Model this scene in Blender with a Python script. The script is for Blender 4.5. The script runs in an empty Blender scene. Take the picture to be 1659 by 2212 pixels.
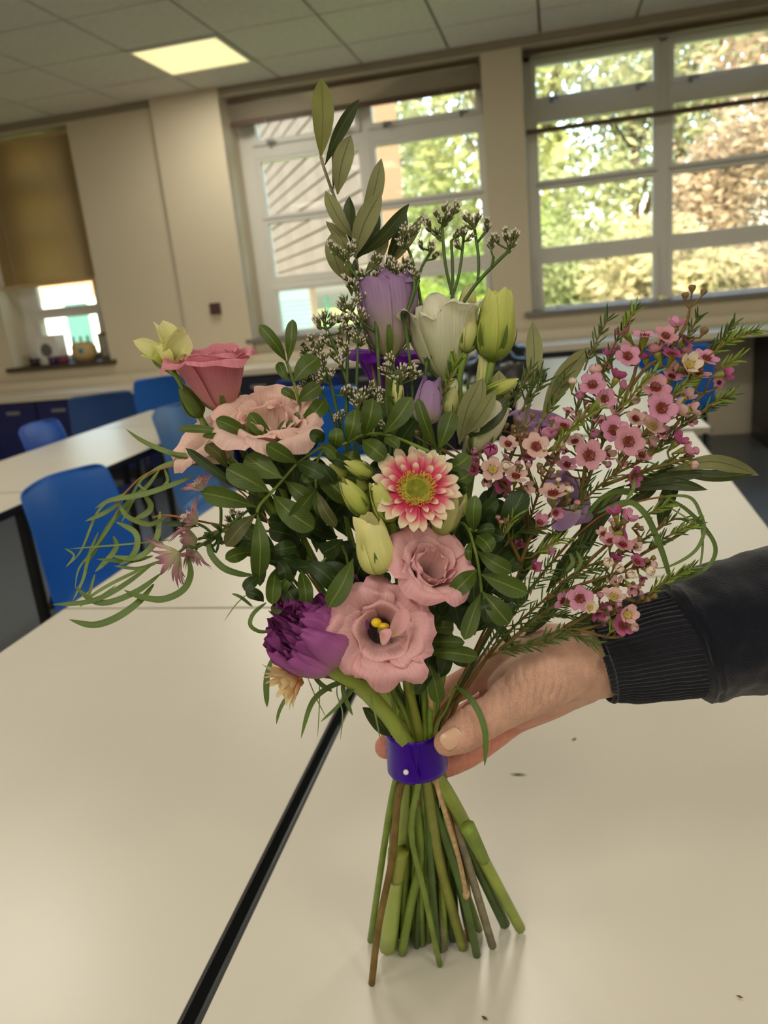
import bpy, bmesh, math, random
import numpy as np
from mathutils import Vector, Matrix, noise

scene = bpy.context.scene
col = scene.collection
rnd = random.Random(7)

# ------------------------------------------------------------------ camera
CAM_Z = 1.22
F_PX, CX, CY = 1661.0, 829.5, 1106.0
R_ = Vector((0.97336825, 0.20834187, -0.0956447))      # camera right in world axes
U_ = Vector((0.03187544, 0.29016034, 0.95644704))      # camera up
F_ = Vector((-0.22702027, 0.9340239, -0.27579188))     # camera forward
EYE = Vector((0.0, 0.0, CAM_Z))
cam_data = bpy.data.cameras.new('camera')
cam = bpy.data.objects.new('camera', cam_data)
col.objects.link(cam)
m = Matrix((R_, U_, -F_)).transposed().to_4x4()
m.translation = EYE
cam.matrix_world = m
cam_data.sensor_fit = 'VERTICAL'
cam_data.sensor_height = 36.0
cam_data.lens = F_PX / 2212.0 * 36.0
cam_data.clip_start = 0.02
cam_data.clip_end = 400
cam_data.dof.use_dof = True
cam_data.dof.focus_distance = 0.455
cam_data.dof.aperture_fstop = 10.0
scene.camera = cam

# ------------------------------------------------------------------ sky and sun
world = bpy.data.worlds.new('sky')
scene.world = world
world.use_nodes = True
wn = world.node_tree.nodes
sky = wn.new('ShaderNodeTexSky')
sky.sky_type = 'NISHITA'
sky.sun_disc = False
sky.sun_elevation = math.radians(38)
sky.sun_rotation = math.radians(200)
sky.air_density = 1.4
sky.dust_density = 4.0
world.node_tree.links.new(sky.outputs[0], wn['Background'].inputs[0])
wn['Background'].inputs[1].default_value = 1.5
sun_data = bpy.data.lights.new('sun', 'SUN')
sun_data.energy = 5.0
sun_data.angle = math.radians(0.6)
sun_data.color = (1.0, 0.95, 0.87)
sun = bpy.data.objects.new('sun', sun_data)
col.objects.link(sun)
sun.rotation_euler = (math.radians(50), 0, math.radians(20))
sun.location = (0, -5, 12)

# ------------------------------------------------------------------ exposure
scene.view_settings.view_transform = 'Standard'
scene.view_settings.look = 'None'
scene.view_settings.exposure = 0.0
scene.view_settings.gamma = 1.0
scene.view_settings.use_curve_mapping = False
scene.cycles.use_denoising = True
scene.cycles.max_bounces = 8
scene.cycles.transparent_max_bounces = 12
scene.cycles.sample_clamp_indirect = 6.0
LAMP_W = 14.0          # watts of each ceiling panel
LAMP_COL = (1.0, 0.93, 0.82)

# ------------------------------------------------------------------ helpers
def srgb(r, g, b):
    f = lambda c: (c / 12.92) if c <= 0.04045 else ((c + 0.055) / 1.055) ** 2.4
    return (f(r / 255), f(g / 255), f(b / 255), 1.0)

MATS = {}
def mat(name, rgb, rough=0.5, spec=0.5, vary=0.0, scale=8.0, bump=0.0, bscale=60.0, metal=0.0,
        sheen=0.0, emit=None, coat=0.0, trans=0.0, coords='Object'):
    """principled material with optional noise colour variation and bump"""
    if name in MATS: return MATS[name]
    m = bpy.data.materials.new(name); m.use_nodes = True
    nt = m.node_tree; b = nt.nodes['Principled BSDF']
    c = srgb(*rgb)
    b.inputs['Base Color'].default_value = c
    b.inputs['Roughness'].default_value = rough
    b.inputs['Specular IOR Level'].default_value = spec
    b.inputs['Metallic'].default_value = metal
    b.inputs['Coat Weight'].default_value = coat
    if sheen:
        b.inputs['Sheen Weight'].default_value = sheen
        b.inputs['Sheen Roughness'].default_value = 0.5
    if emit:
        b.inputs['Emission Color'].default_value = srgb(*emit[0]); b.inputs['Emission Strength'].default_value = emit[1]
    if vary or bump:
        tc = nt.nodes.new('ShaderNodeTexCoord')
    if vary:
        n = nt.nodes.new('ShaderNodeTexNoise'); n.inputs['Scale'].default_value = scale; n.inputs['Detail'].default_value = 5
        nt.links.new(tc.outputs[coords], n.inputs['Vector'])
        r = nt.nodes.new('ShaderNodeValToRGB')
        r.color_ramp.elements[0].position = 0.3; r.color_ramp.elements[1].position = 0.7
        r.color_ramp.elements[0].color = tuple(x * (1 - vary) for x in c[:3]) + (1,)
        r.color_ramp.elements[1].color = tuple(min(1, x * (1 + vary)) for x in c[:3]) + (1,)
        nt.links.new(n.outputs['Fac'], r.inputs[0]); nt.links.new(r.outputs[0], b.inputs['Base Color'])
    if bump:
        n2 = nt.nodes.new('ShaderNodeTexNoise'); n2.inputs['Scale'].default_value = bscale; n2.inputs['Detail'].default_value = 6
        nt.links.new(tc.outputs[coords], n2.inputs['Vector'])
        bp = nt.nodes.new('ShaderNodeBump'); bp.inputs['Strength'].default_value = bump; bp.inputs['Distance'].default_value = 0.002
        nt.links.new(n2.outputs['Fac'], bp.inputs['Height']); nt.links.new(bp.outputs[0], b.inputs['Normal'])
    if trans:
        t = nt.nodes.new('ShaderNodeBsdfTranslucent'); mx = nt.nodes.new('ShaderNodeMixShader')
        mx.inputs[0].default_value = trans
        out = nt.nodes['Material Output']
        src = b.inputs['Base Color'].links[0].from_socket if b.inputs['Base Color'].links else None
        if src: nt.links.new(src, t.inputs[0])
        else: t.inputs[0].default_value = c
        nt.links.new(b.outputs[0], mx.inputs[1]); nt.links.new(t.outputs[0], mx.inputs[2]); nt.links.new(mx.outputs[0], out.inputs[0])
    MATS[name] = m
    return m

def mesh_obj(name, verts, faces, material=None, parent=None, smooth=True, uvs=None, loc=None):
    me = bpy.data.meshes.new(name)
    vs = verts
    if loc is not None:
        L = Vector(loc); vs = [Vector(v) - L for v in verts]
    me.from_pydata([tuple(v) for v in vs], [], faces)
    if smooth:
        me.polygons.foreach_set('use_smooth', [True] * len(me.polygons))
    if uvs is not None:
        ul = me.uv_layers.new(name='UVMap')
        li = np.zeros(len(me.loops), dtype=np.int32); me.loops.foreach_get('vertex_index', li)
        ul.data.foreach_set('uv', np.asarray(uvs, dtype=np.float32)[li].ravel())
    if material: me.materials.append(material)
    o = bpy.data.objects.new(name, me); col.objects.link(o)
    if loc is not None: o.location = loc
    if parent: o.parent = parent
    return o

def empty(name, loc=(0, 0, 0), rotz=0.0, parent=None):
    o = bpy.data.objects.new(name, None); col.objects.link(o)
    o.location = loc; o.rotation_euler = (0, 0, rotz); o.empty_display_size = 0.02
    if parent: o.parent = parent
    return o

def tag(o, label=None, cat=None, group=None, kind=None):
    if label: o['label'] = label
    if cat: o['category'] = cat
    if group: o['group'] = group
    if kind: o['kind'] = kind
    return o

class MB:
    """collects boxes, tubes and free faces, then links them as one mesh object"""
    def __init__(s): s.v = []; s.f = []
    def add(s, v, f):
        k = len(s.v); s.v += [tuple(p) for p in v]; s.f += [tuple(i + k for i in q) for q in f]; return s
    def box(s, x0, x1, y0, y1, z0, z1):
        v = [(x, y, z) for x in (x0, x1) for y in (y0, y1) for z in (z0, z1)]
        return s.add(v, [(0, 1, 3, 2), (4, 6, 7, 5), (0, 4, 5, 1), (2, 3, 7, 6), (0, 2, 6, 4), (1, 5, 7, 3)])
    def tube(s, pts, rad, n=8, cap=True):
        v, f = tube_geo(pts, rad, n, cap); return s.add(v, f)
    def lathe(s, prof, n=20, c=(0, 0, 0)):
        v = [(c[0] + r * math.cos(2 * math.pi * i / n), c[1] + r * math.sin(2 * math.pi * i / n), c[2] + z) for r, z in prof for i in range(n)]
        f = [(j * n + i, j * n + (i + 1) % n, (j + 1) * n + (i + 1) % n, (j + 1) * n + i) for j in range(len(prof) - 1) for i in range(n)]
        return s.add(v, f)
    def obj(s, name, material, parent=None, smooth=False, bevel=0.0, loc=None):
        o = mesh_obj(name, s.v, s.f, material, parent, smooth, loc=loc)
        if bevel:
            b = o.modifiers.new('edge', 'BEVEL'); b.width = bevel; b.segments = 2; b.limit_method = 'ANGLE'
        return o

def smooth_pts(pts, rads=None, sub=4):
    """Catmull-Rom resampling of a polyline (and of its radii)"""
    P = [Vector(p) for p in pts]; n = len(P)
    if n < 3: return P, (list(rads) if rads else None)
    out, ro = [], []
    for i in range(n - 1):
        p0, p1, p2, p3 = P[max(i - 1, 0)], P[i], P[i + 1], P[min(i + 2, n - 1)]
        for k in range(sub):
            t = k / sub
            out.append(0.5 * ((2 * p1) + (p2 - p0) * t + (2 * p0 - 5 * p1 + 4 * p2 - p3) * t * t + (3 * p1 - p0 - 3 * p2 + p3) * t ** 3))
            if rads: ro.append(rads[i] * (1 - t) + rads[i + 1] * t)
    out.append(P[-1]); 
    if rads: ro.append(rads[-1])
    return out, (ro if rads else None)

def tube_geo(pts, rad, n=8, cap=True):
    P = [Vector(p) for p in pts]
    if not hasattr(rad, '__len__'): rad = [rad] * len(P)
    v, f = [], []
    prev = None
    for i, p in enumerate(P):
        t = (P[min(i + 1, len(P) - 1)] - P[max(i - 1, 0)])
        t = t.normalized() if t.length > 1e-9 else Vector((0, 0, 1))
        if prev is None:
            a = Vector((0, 0, 1)) if abs(t.z) < 0.9 else Vector((1, 0, 0))
            x = t.cross(a).normalized()
        else:
            x = (prev - t * prev.dot(t)); x = x.normalized() if x.length > 1e-9 else t.orthogonal().normalized()
        prev = x; y = t.cross(x)
        for k in range(n):
            a = 2 * math.pi * k / n
            v.append(p + (x * math.cos(a) + y * math.sin(a)) * rad[i])
    for i in range(len(P) - 1):
        for k in range(n):
            f.append((i * n + k, i * n + (k + 1) % n, (i + 1) * n + (k + 1) % n, (i + 1) * n + k))
    if cap:
        f.append(tuple(range(n))[::-1]); f.append(tuple((len(P) - 1) * n + k for k in range(n)))
    return v, f

def P(x, y, d):
    """world point seen at photograph pixel x, y at depth d metres"""
    return EYE + (R_ * ((x - CX) / F_PX) - U_ * ((y - CY) / F_PX) + F_) * d
def V(a, b, c):
    """direction: a to the camera's right, b up, c towards the viewer"""
    return R_ * a + U_ * b - F_ * c
def copy_tree(o, parent=None):
    c = o.copy(); col.objects.link(c); c.parent = parent
    for ch in list(o.children): copy_tree(ch, c)
    return c
# ================================================================== the room
TZ = 0.72                 # table height
CEIL = CAM_Z + 1.505
WY = 5.81                 # inner face of the window wall
PY = 6.10                 # plane of the window frames
X0, X1, Y0 = -5.6, 4.2, -3.4
M_wall = mat('cream_wall_paint', (214, 203, 178), 0.75, 0.3, vary=0.03, scale=1.2, bump=0.05, bscale=90)
M_ceil = mat('ceiling_tile_board', (228, 224, 212), 0.9, 0.2, vary=0.05, scale=25, bump=0.2, bscale=220)
M_tbar = mat('ceiling_grid_metal', (120, 114, 100), 0.6)
M_white = mat('white_window_frame', (226, 224, 216), 0.35, 0.5)
M_floor = mat('blue_grey_vinyl', (92, 98, 104), 0.35, 0.5, vary=0.08, scale=30)
M_lam = mat('cream_laminate', (202, 197, 184), 0.30, 0.5, vary=0.02, scale=3, bump=0.02, bscale=300)
M_black = mat('black_edging', (18, 18, 18), 0.45)
M_navy = mat('navy_cabinet_board', (16, 26, 92), 0.4, 0.5)
M_grey = mat('grey_metal', (120, 120, 120), 0.4, metal=0.6)
M_blue = mat('blue_polypropylene', (24, 92, 178), 0.38, 0.5, vary=0.04, scale=6, bump=0.08, bscale=400)
M_navyp = mat('dark_blue_polypropylene', (22, 52, 120), 0.4, 0.5, vary=0.04, scale=6, bump=0.08, bscale=400)
M_dark = mat('dark_plastic', (26, 26, 30), 0.35)

tag(MB().box(X0, X1, Y0, WY + .3, -.1, 0).obj('floor', M_floor), 'blue grey vinyl classroom floor', kind='structure')
o = MB().box(X0 - .15, X0, Y0, 6.15, 0, CEIL + .1).obj('wall_left', M_wall); tag(o, kind='structure')
o = MB().box(X1, X1 + .15, Y0, 6.15, 0, CEIL + .1).obj('wall_right', M_wall); tag(o, kind='structure')
o = MB().box(X0 - .15, X1 + .15, Y0 - .15, Y0, 0, CEIL + .1).obj('wall_front', M_wall); tag(o, kind='structure')
# window wall: openings (x0, x1, sill, head)
zr = lambda z: CAM_Z + z
OPEN = [(-4.51, -3.587, zr(-.335), zr(1.44)), (-2.32, -.445, zr(-.27), zr(1.45)), (-.175, 1.70, zr(-.255), zr(1.45))]
w = MB()
xs = X0 - .15
for (a, b, s, h) in OPEN:
    w.box(xs, a, WY, 6.16, 0, CEIL + .1)
    w.box(a, b, WY, 6.16, 0, s); w.box(a, b, WY, 6.16, h, CEIL + .1)
    xs = b
w.box(xs, X1 + .15, WY, 6.16, 0, CEIL + .1)
w.box(-2.855, -2.32, WY - .045, WY + .01, 0, CEIL)      # the boxed pier left of the middle window
tag(w.obj('wall_back', M_wall), 'cream painted wall with three windows', kind='structure')

# ceiling: a slab, then lay-in tiles on a 0.6 m grid
ce = tag(MB().box(X0, X1, Y0, 6.15, CEIL + .02, CEIL + .12).obj('ceiling', M_tbar), kind='structure')
GX, GY, G = -2.449, 4.73, 0.6      # a grid crossing
lights = []
tile_me = None
LAMPS = {(0, 0)} | set((i, j) for i in (-3, 0, 3, 6, 9) for j in (-5, -10, -13))  # the repeated rows are unseen panels, added to light the room and bouquet
i0, i1 = math.floor((X0 - GX) / G), math.ceil((X1 - GX) / G)
j0, j1 = math.floor((Y0 - GY) / G), math.ceil((6.15 - GY) / G)
for i in range(i0, i1):
    for j in range(j0, j1):
        a, b = max(GX + i * G + .008, X0), min(GX + (i + 1) * G - .008, X1)
        c, d = max(GY + j * G + .008, Y0), min(GY + (j + 1) * G - .008, WY + .3)
        if b - a < .03 or d - c < .03: continue
        if (i, j) in LAMPS: lights.append((GX + (i + .5) * G, GY + (j + .5) * G)); continue
        full = abs(b - a - (G - .016)) < 1e-6 and abs(d - c - (G - .016)) < 1e-6
        cxp, cyp = (a + b) / 2, (c + d) / 2
        if full and tile_me:
            t = bpy.data.objects.new('ceiling_tile', tile_me); col.objects.link(t); t.parent = ce; t.location = (cxp, cyp, CEIL)
        else:
            t = MB().box(a - cxp, b - cxp, c - cyp, d - cyp, 0, .02).obj('ceiling_tile', M_ceil, ce); t.location = (cxp, cyp, CEIL)
            if full: tile_me = t.data

# recessed ceiling light panels: frame, diffuser and the lamp itself
M_diff = mat('lit_diffuser', (255, 240, 190), 0.5, emit=((255, 240, 176), 1.0))
def ceiling_light(x, y, label):
    t = empty('ceiling_light', (x, y, CEIL))
    tag(t, label, 'light', 'ceiling light panels')
    h = .294
    fr = MB().box(-h, h, -h, -h + .022, -.012, .02).box(-h, h, h - .022, h, -.012, .02).box(-h, -h + .022, -h + .022, h - .022, -.012, .02).box(h - .022, h, -h + .022, h - .022, -.012, .02)
    fr.obj('frame', M_white, t)
    MB().box(-h + .022, h - .022, -h + .022, h - .022, -.004, .015).obj('diffuser', M_diff, t)
    ld = bpy.data.lights.new('panel_lamp', 'AREA'); ld.shape = 'SQUARE'; ld.size = .54; ld.energy = LAMP_W; ld.color = LAMP_COL
    lo = bpy.data.objects.new('panel_lamp', ld); col.objects.link(lo); lo.parent = t; lo.location = (0, 0, -.02)
for k, (x, y) in enumerate(lights):
    near = abs(x + 2.149) < .05 and y > 4.5
    ceiling_light(x, y, 'lit square ceiling panel near the boxed pier, in view' if near else 'lit square ceiling panel out of view, added to light the room and bouquet')

# ------------------------------------------------------------------ windows
M_glass = bpy.data.materials.new('window_glass'); M_glass.use_nodes = True
nt = M_glass.node_tree; nt.nodes.remove(nt.nodes['Principled BSDF'])
tr = nt.nodes.new('ShaderNodeBsdfTransparent'); tr.inputs[0].default_value = (.93, .95, .95, 1)
gl = nt.nodes.new('ShaderNodeBsdfGlossy'); gl.inputs['Roughness'].default_value = .02
fr = nt.nodes.new('ShaderNodeFresnel'); fr.inputs[0].default_value = 1.2
mx = nt.nodes.new('ShaderNodeMixShader')
nt.links.new(fr.outputs[0], mx.inputs[0]); nt.links.new(tr.outputs[0], mx.inputs[1]); nt.links.new(gl.outputs[0], mx.inputs[2])
nt.links.new(mx.outputs[0], nt.nodes['Material Output'].inputs[0])

def window(n, a, b, s, h, cols, rows, hung):
    """cols: glass x-ranges; rows: glass z-ranges (top first); hung: rows that are opening lights"""
    root = empty('window_%d' % n, ((a + b) / 2, PY, s)); tag(root, kind='structure')
    ox, oy, oz = root.location
    y0, y1 = -.035, .035
    X = lambda x: x - ox
    Z = lambda z: z - oz
    zt, zb = Z(h), 0.0
    edges = [a] + [0] * 0
    fm = MB()
    fm.box(X(a), X(cols[0][0]) - .035, y0, y1, zb, zt); fm.box(X(cols[-1][1]) + .035, X(b), y0, y1, zb, zt)
    fm.box(X(a), X(b), y0, y1, Z(rows[0][1]) + .03, zt); fm.box(X(a), X(b), y0, y1, zb, Z(rows[-1][0]) - .03)
    fm.obj('frame', M_white, root, bevel=.004)
    for k in range(len(cols) - 1):
        MB().box(X(cols[k][1]) + .03, X(cols[k + 1][0]) - .03, y0, y1, zb + .02, zt - .02).obj('mullion', M_white, root, bevel=.004)
    for k in range(len(rows) - 1):
        hi, lo = Z(rows[k][0]), Z(rows[k + 1][1])
        for (c0, c1) in cols:
            if hi - lo > .09:
                MB().box(X(c0) - .04, X(c1) + .04, y0, y1, lo + .03, hi - .03).obj('transom', M_white, root, bevel=.004)
            else:
                MB().box(X(c0) - .03, X(c1) + .03, y0 + .01, y1 - .01, lo, hi).obj('glazing_bar', M_white, root, bevel=.003)
    for k, (z0, z1) in enumerate(rows):
        for (c0, c1) in cols:
            x0, x1, q0, q1 = X(c0), X(c1), Z(z0), Z(z1)
            sb = MB(); e = .04
            yy0, yy1 = (y0 - .02, y1 - .01) if k in hung else (y0 + .005, y1 - .005)
            sb.box(x0 - e, x0, yy0, yy1, q0 - e, q1 + e).box(x1, x1 + e, yy0, yy1, q0 - e, q1 + e)
            sb.box(x0, x1, yy0, yy1, q0 - e, q0).box(x0, x1, yy0, yy1, q1, q1 + e)
            so = sb.obj('sash', M_white, root, bevel=.004)
            MB().box(x0 - .005, x1 + .005, -.004, .004, q0 - .005, q1 + .005).obj('pane', M_glass, so)
            if k in hung:
                for hx in (x0 + .1, x1 - .1):
                    MB().box(hx - .012, hx + .012, yy0 - .03, yy0 + .002, q0 - .045, q0 - .005).box(hx - .01, hx + .05, yy0 - .04, yy0 - .028, q0 - .03, q0 - .012).obj('window_catch', M_grey, so)
    return root
ROWS = [(zr(1.175), zr(1.375)), (zr(.645), zr(1.02)), (zr(.185), zr(.58)), (zr(-.235), zr(.07))]
window(1, -4.51, -3.587, zr(-.335), zr(1.44), [(-4.335, -3.79)], [(zr(1.15), zr(1.36)), (zr(.75), zr(1.0)), (zr(.127), zr(.66)), (zr(-.27), zr(.04))], (0, 3))
window(2, -2.32, -.445, zr(-.27), zr(1.45), [(-2.17, -1.40), (-1.27, -.515)], ROWS, (0, 3))
window(3, -.175, 1.70, zr(-.255), zr(1.45), [(-.09, .68), (.815, 1.60)], ROWS, (0, 3))
# sills
M_sill = mat('grey_painted_sill', (120, 116, 108), 0.5)
for n, (a, b, s, h) in enumerate(OPEN):
    o = MB().box(a - .05, b + .05, WY - .05, PY - .03, s - .03, s + .004).obj('trim_%d' % (n + 1), M_sill if n else mat('dark_sill', (70, 60, 50), .5), bevel=.004); tag(o, kind='structure')
# fillet between ceiling and wall
o = MB().box(X0, -2.87, WY - .012, WY, CEIL - .05, CEIL).box(-2.31, X1, WY - .012, WY, CEIL - .05, CEIL).obj('trim_4', mat('ceiling_trim', (150, 140, 120), .6)); tag(o, kind='structure')

# ------------------------------------------------------------------ venetian blinds
def blind(name_label, a, b, ztop, zbot, slat_mat, pitch, tilt, y, stacked=None, rail_mat=None, tilt_end=0.0):
    root = empty('venetian_blind', ((a + b) / 2, y, ztop))
    tag(root, name_label, 'blind')
    W = (b - a) / 2
    MB().box(-W, W, -.02, .025, -.03, 0).obj('headrail', rail_mat or slat_mat, root, bevel=.003)
    sv = []; n = 4; hw = .018 if tilt < -.8 else .0125
    for sx in (-W + .004, W - .004):
        for k in range(n + 1):
            u = -1 + 2 * k / n
            yy, zz = u * hw, .16 * hw * (1 - u * u)
            sv.append((sx, yy * math.cos(tilt) - zz * math.sin(tilt), yy * math.sin(tilt) + zz * math.cos(tilt)))
    sf = [(k, k + 1, n + 2 + k, n + 1 + k) for k in range(n)]
    me = None
    zs = []
    z = -.042
    H = ztop - zbot
    if stacked:
        zs = [-.042 - i * stacked for i in range(int((H - .06) / stacked))]
    else:
        while z > -H + .02: zs.append(z); z -= pitch
    for z in zs:
        if me is None:
            o = mesh_obj('slat', sv, sf, slat_mat, root, True); me = o.data
            o.modifiers.new('thickness', 'SOLIDIFY').thickness = .0006
        else:
            o2 = o.copy(); col.objects.link(o2); o = o2
        o.location = (0, 0, z)
    MB().box(-W, W, -.016, .016, -H, -H + .032).obj('bottom_rail', rail_mat or slat_mat, root, bevel=.003)
    cm = mat('blind_cord', (200, 196, 180), .7)
    for cx in (-W * .7, W * .72):
        MB().tube([(cx, -.016, -.03), (cx, -.016, -H)], .0012, 5).obj('cord', cm, root)
    return root
M_slat = mat('beige_slat', (222, 200, 152), .45, trans=.35)
M_slatw = mat('grey_slat', (196, 186, 166), .5)
M_brail = mat('brown_rail', (86, 62, 40), .5)
blind('beige venetian blind closed over the small left window', -4.50, -3.60, zr(1.42), zr(.30), M_slat, .030, math.radians(-52), 5.90, rail_mat=M_slat)
blind('grey venetian blind drawn up over the middle window', -2.30, -.46, zr(1.44), zr(1.255), M_slatw, .02, -.7, 5.90, stacked=.009, rail_mat=M_brail)
blind('grey venetian blind half lowered with open slats over the right window', -.165, 1.69, zr(1.44), zr(.925), M_slatw, .021, math.radians(11), 5.90, rail_mat=M_brail)
# ================================================================== furniture
def table(x0, x1, y0, y1, label, rot=0.0, dz=0.0):
    cx, cy = (x0 + x1) / 2, (y0 + y1) / 2
    t = empty('classroom_table', (cx, cy, 0), rot)
    tag(t, label, 'table', 'white topped classroom tables')
    a, b = (x1 - x0) / 2, (y1 - y0) / 2
    z = TZ + dz
    MB().box(-a + .003, a - .003, -b + .003, b - .003, z - .018, z).obj('tabletop', M_lam, t, bevel=.0008)
    for sx in (-1, 1): MB().box(sx * (a - .0015) - .0015, sx * (a - .0015) + .0015, -b, b, z - .0185, z - .0004).obj('edging', M_black, t)
    for sy in (-1, 1): MB().box(-a + .003, a - .003, sy * (b - .0015) - .0015, sy * (b - .0015) + .0015, z - .0185, z - .0004).obj('end_edging', mat('grey_edging', (150, 144, 128), .5), t)
    fm = MB(); r = .0125
    for sx in (-1, 1): fm.box(sx * (a - .07) - r, sx * (a - .07) + r, -b + .05, b - .05, z - .044, z - .0185)
    for sy in (-1, 1): fm.box(-a + .0825, a - .0825, sy * (b - .07) - r, sy * (b - .07) + r, z - .044, z - .0185)
    fm.obj('frame', M_black, t)
    for sx in (-1, 1):
        for sy in (-1, 1):
            MB().box(sx * (a - .07) - .014, sx * (a - .07) + .014, sy * (b - .07) - .014, sy * (b - .07) + .014, 0, z - .044).obj('leg', M_black, t, bevel=.003)
    return t
table(-.895, -.285, -.06, 1.139, 'white classroom table nearest the viewer on the left of the black seam')
table(-.895, -.285, 1.141, 2.34, 'white classroom table behind the left one, beyond its thin cross seam')
table(-.273, .357, .06, 1.26, 'white classroom table under the bouquet stems and the sleeve')
table(-.262, .385, 1.262, 2.455, 'white classroom table behind the bouquet, front of the two far ones', -.015)
table(-.17, .43, 2.47, 3.67, 'white classroom table further back behind the pink waxflowers', .035, .004)
table(-.52, .39, 3.68, 4.88, 'white classroom table farthest back, by the dark cabinets', .035, .004)
table(-2.16, -1.555, 2.05, 3.25, 'white table of the left row between the dark blue and bright blue chairs')
table(-2.16, -1.555, .84, 2.045, 'white table of the left row, cut by the picture edge')
table(-2.16, -1.555, 3.255, 3.78, 'short white table end of the left row by the far chairs')

def chair_shell(t, mt):
    """one-piece moulded seat and back, open to local -Y behind the back, facing +Y"""
    nu, nv = 14, 22
    prof = [(.20, .445), (.19, .455), (.12, .452), (.03, .440), (-.08, .432), (-.14, .437), (-.175, .47), (-.19, .54), (-.20, .62), (-.212, .70), (-.225, .76), (-.236, .79), (-.240, .805)]
    pts, _ = smooth_pts([(0, y, z) for y, z in prof], None, 3)
    n = len(pts)
    def shell(i0, i1, name):
        v, f = [], []
        for i in range(i0, i1):
            s = i / (n - 1)
            half = .205 if s < .5 else .205 - .03 * (s - .5) / .5
            if s > .86: half *= math.sqrt(max(.0, 1 - ((s - .86) / .20) ** 2.5)) * 1.0
            if s < .1: half *= .9 + s
            for k in range(nu + 1):
                u = -1 + 2 * k / nu
                p = pts[i].copy(); p.x = u * half
                edge = abs(u) ** 3
                if s < .42: p.z -= .012 * edge - .012 * u * u
                else: p.y += .045 * u * u - .0 * edge
                v.append(p)
        m = i1 - i0
        for i in range(m - 1):
            for k in range(nu):
                f.append((i * (nu + 1) + k, i * (nu + 1) + k + 1, (i + 1) * (nu + 1) + k + 1, (i + 1) * (nu + 1) + k))
        o = mesh_obj(name, v, f, mt, t)
        o.modifiers.new('thickness', 'SOLIDIFY').thickness = .006
        o.modifiers.new('round', 'SUBSURF').levels = 1
        return o
    k = int(n * .47)
    seat = shell(0, k + 1, 'seat'); back = shell(k, n, 'backrest')
    return back
def chair(x, y, rot, label, mt, hole=False):
    t = empty('classroom_chair', (x, y, 0), rot)
    tag(t, label, 'chair', 'blue plastic classroom chairs')
    b = chair_shell(t, mt)
    if hole:
        MB().lathe([(0, 0), (.035, .0), (.040, .004)], 16).obj('hand_hole', M_dark, t).matrix_local = Matrix.Translation((0, -.2135, .53)) @ Matrix.Rotation(math.pi / 2, 4, 'X') @ Matrix.Diagonal((1.2, .6, 1, 1))
    for sx in (-1, 1):
        MB().tube([(sx * .15, .15, .43), (sx * .19, .20, .02)], .0115, 8).tube([(sx * .19, .20, .02), (sx * .191, .201, 0)], .014, 8).obj('leg', M_black, t, True)
        MB().tube([(sx * .15, -.10, .42), (sx * .19, -.21, .02)], .0115, 8).tube([(sx * .19, -.21, .02), (sx * .191, -.212, 0)], .014, 8).obj('leg', M_black, t, True)
        MB().tube([(sx * .15, .15, .425), (sx * .15, -.10, .418)], .0115, 8).obj('seat_rail', M_black, t, True)
    return t
H = math.pi / 2
chair(-1.195, 1.87, -H - .10, 'bright blue plastic chair nearest, its back beside the drooping thin leaves', M_blue)
chair(-1.30, 2.78, -H + .05, 'pale blue plastic chair behind the pink flowers, between the two rows', mat('mid_blue_polypropylene', (70, 112, 164), .4, .5, vary=.04, scale=6)).scale = (1, 1, 1.07)
chair(-2.06, 3.0, -H + .15, 'blue plastic chair on the far side of the left row, cut by the picture edge', mat('royal_blue_polypropylene', (14, 74, 170), .36, .5, vary=.04, scale=6))
chair(-2.72, 4.22, 0.55, 'dark blue plastic chair with a dark hand hole, before the navy cabinets', mat('slate_blue_polypropylene', (44, 74, 128), .38, .5), True)
chair(-2.80, 5.02, 0.75, 'sky blue plastic chair against the long bench under the left wall', mat('sky_blue_polypropylene', (44, 110, 200), .36, .5))
chair(.62, 4.50, -.12, 'blue plastic chair at the far right behind the pink waxflowers', M_blue)
chair(-1.42, 4.3, H * .2, 'dark blue plastic chair behind the statice sprays at the far tables', M_navyp)
chair(-1.15, 3.75, .2, 'blue plastic chair low behind the left end of the bouquet', M_blue)

# benches and cabinets along the window wall
def worktop(a, b, z, y, label):
    o = MB().box(a, b, y, WY - .05, z - .045, z).box(a, b, WY - .07, WY - .05, z, z + .06).obj('worktop', mat('cream_worktop', (214, 205, 184), .4), bevel=.004)
    return tag(o, label, 'worktop')
worktop(X0 + .02, -2.33, zr(-.515), 5.2, 'long cream worktop under the small left window')
worktop(-2.32, X1 - .02, zr(-.445), 5.2, 'long grey white worktop under the two large windows')
def cabinet(a, b, top, label, mt=M_navy, doors=2):
    t = empty('cabinet', ((a + b) / 2, 5.5, 0)); tag(t, label, 'cabinet')
    w = (b - a) / 2 - .003
    MB().box(-w, w, -.25, .25, .08, top - .002).obj('body', mt, t)
    MB().box(-w, w, -.22, .25, 0, .08).obj('plinth', M_dark, t)
    dw = 2 * w / doors
    for k in range(doors):
        x = -w + k * dw
        d = MB().box(x + .003, x + dw - .003, -.27, -.25, .09, top - .012).obj('door', mt, t, bevel=.002)
        MB().box(x + dw * .35, x + dw * .65, -.283, -.27, top - .095, top - .07).obj('handle', mat('brushed_handle', (130, 130, 135), .4), d, bevel=.002)
    return t
x = X0 + .05
k = 0
ordn = ['navy cabinet at the far left end of the bench', 'navy two door cabinet second from the left end of the bench', 'navy two door cabinet third from the left, below the small window', 'navy cabinet fourth from the left, behind the dark blue chair']
while x < -2.6:
    cabinet(x, x + .8, zr(-.515) - .045, ordn[min(k, 3)]); x += .8; k += 1
x = -2.3; k = 0
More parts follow.
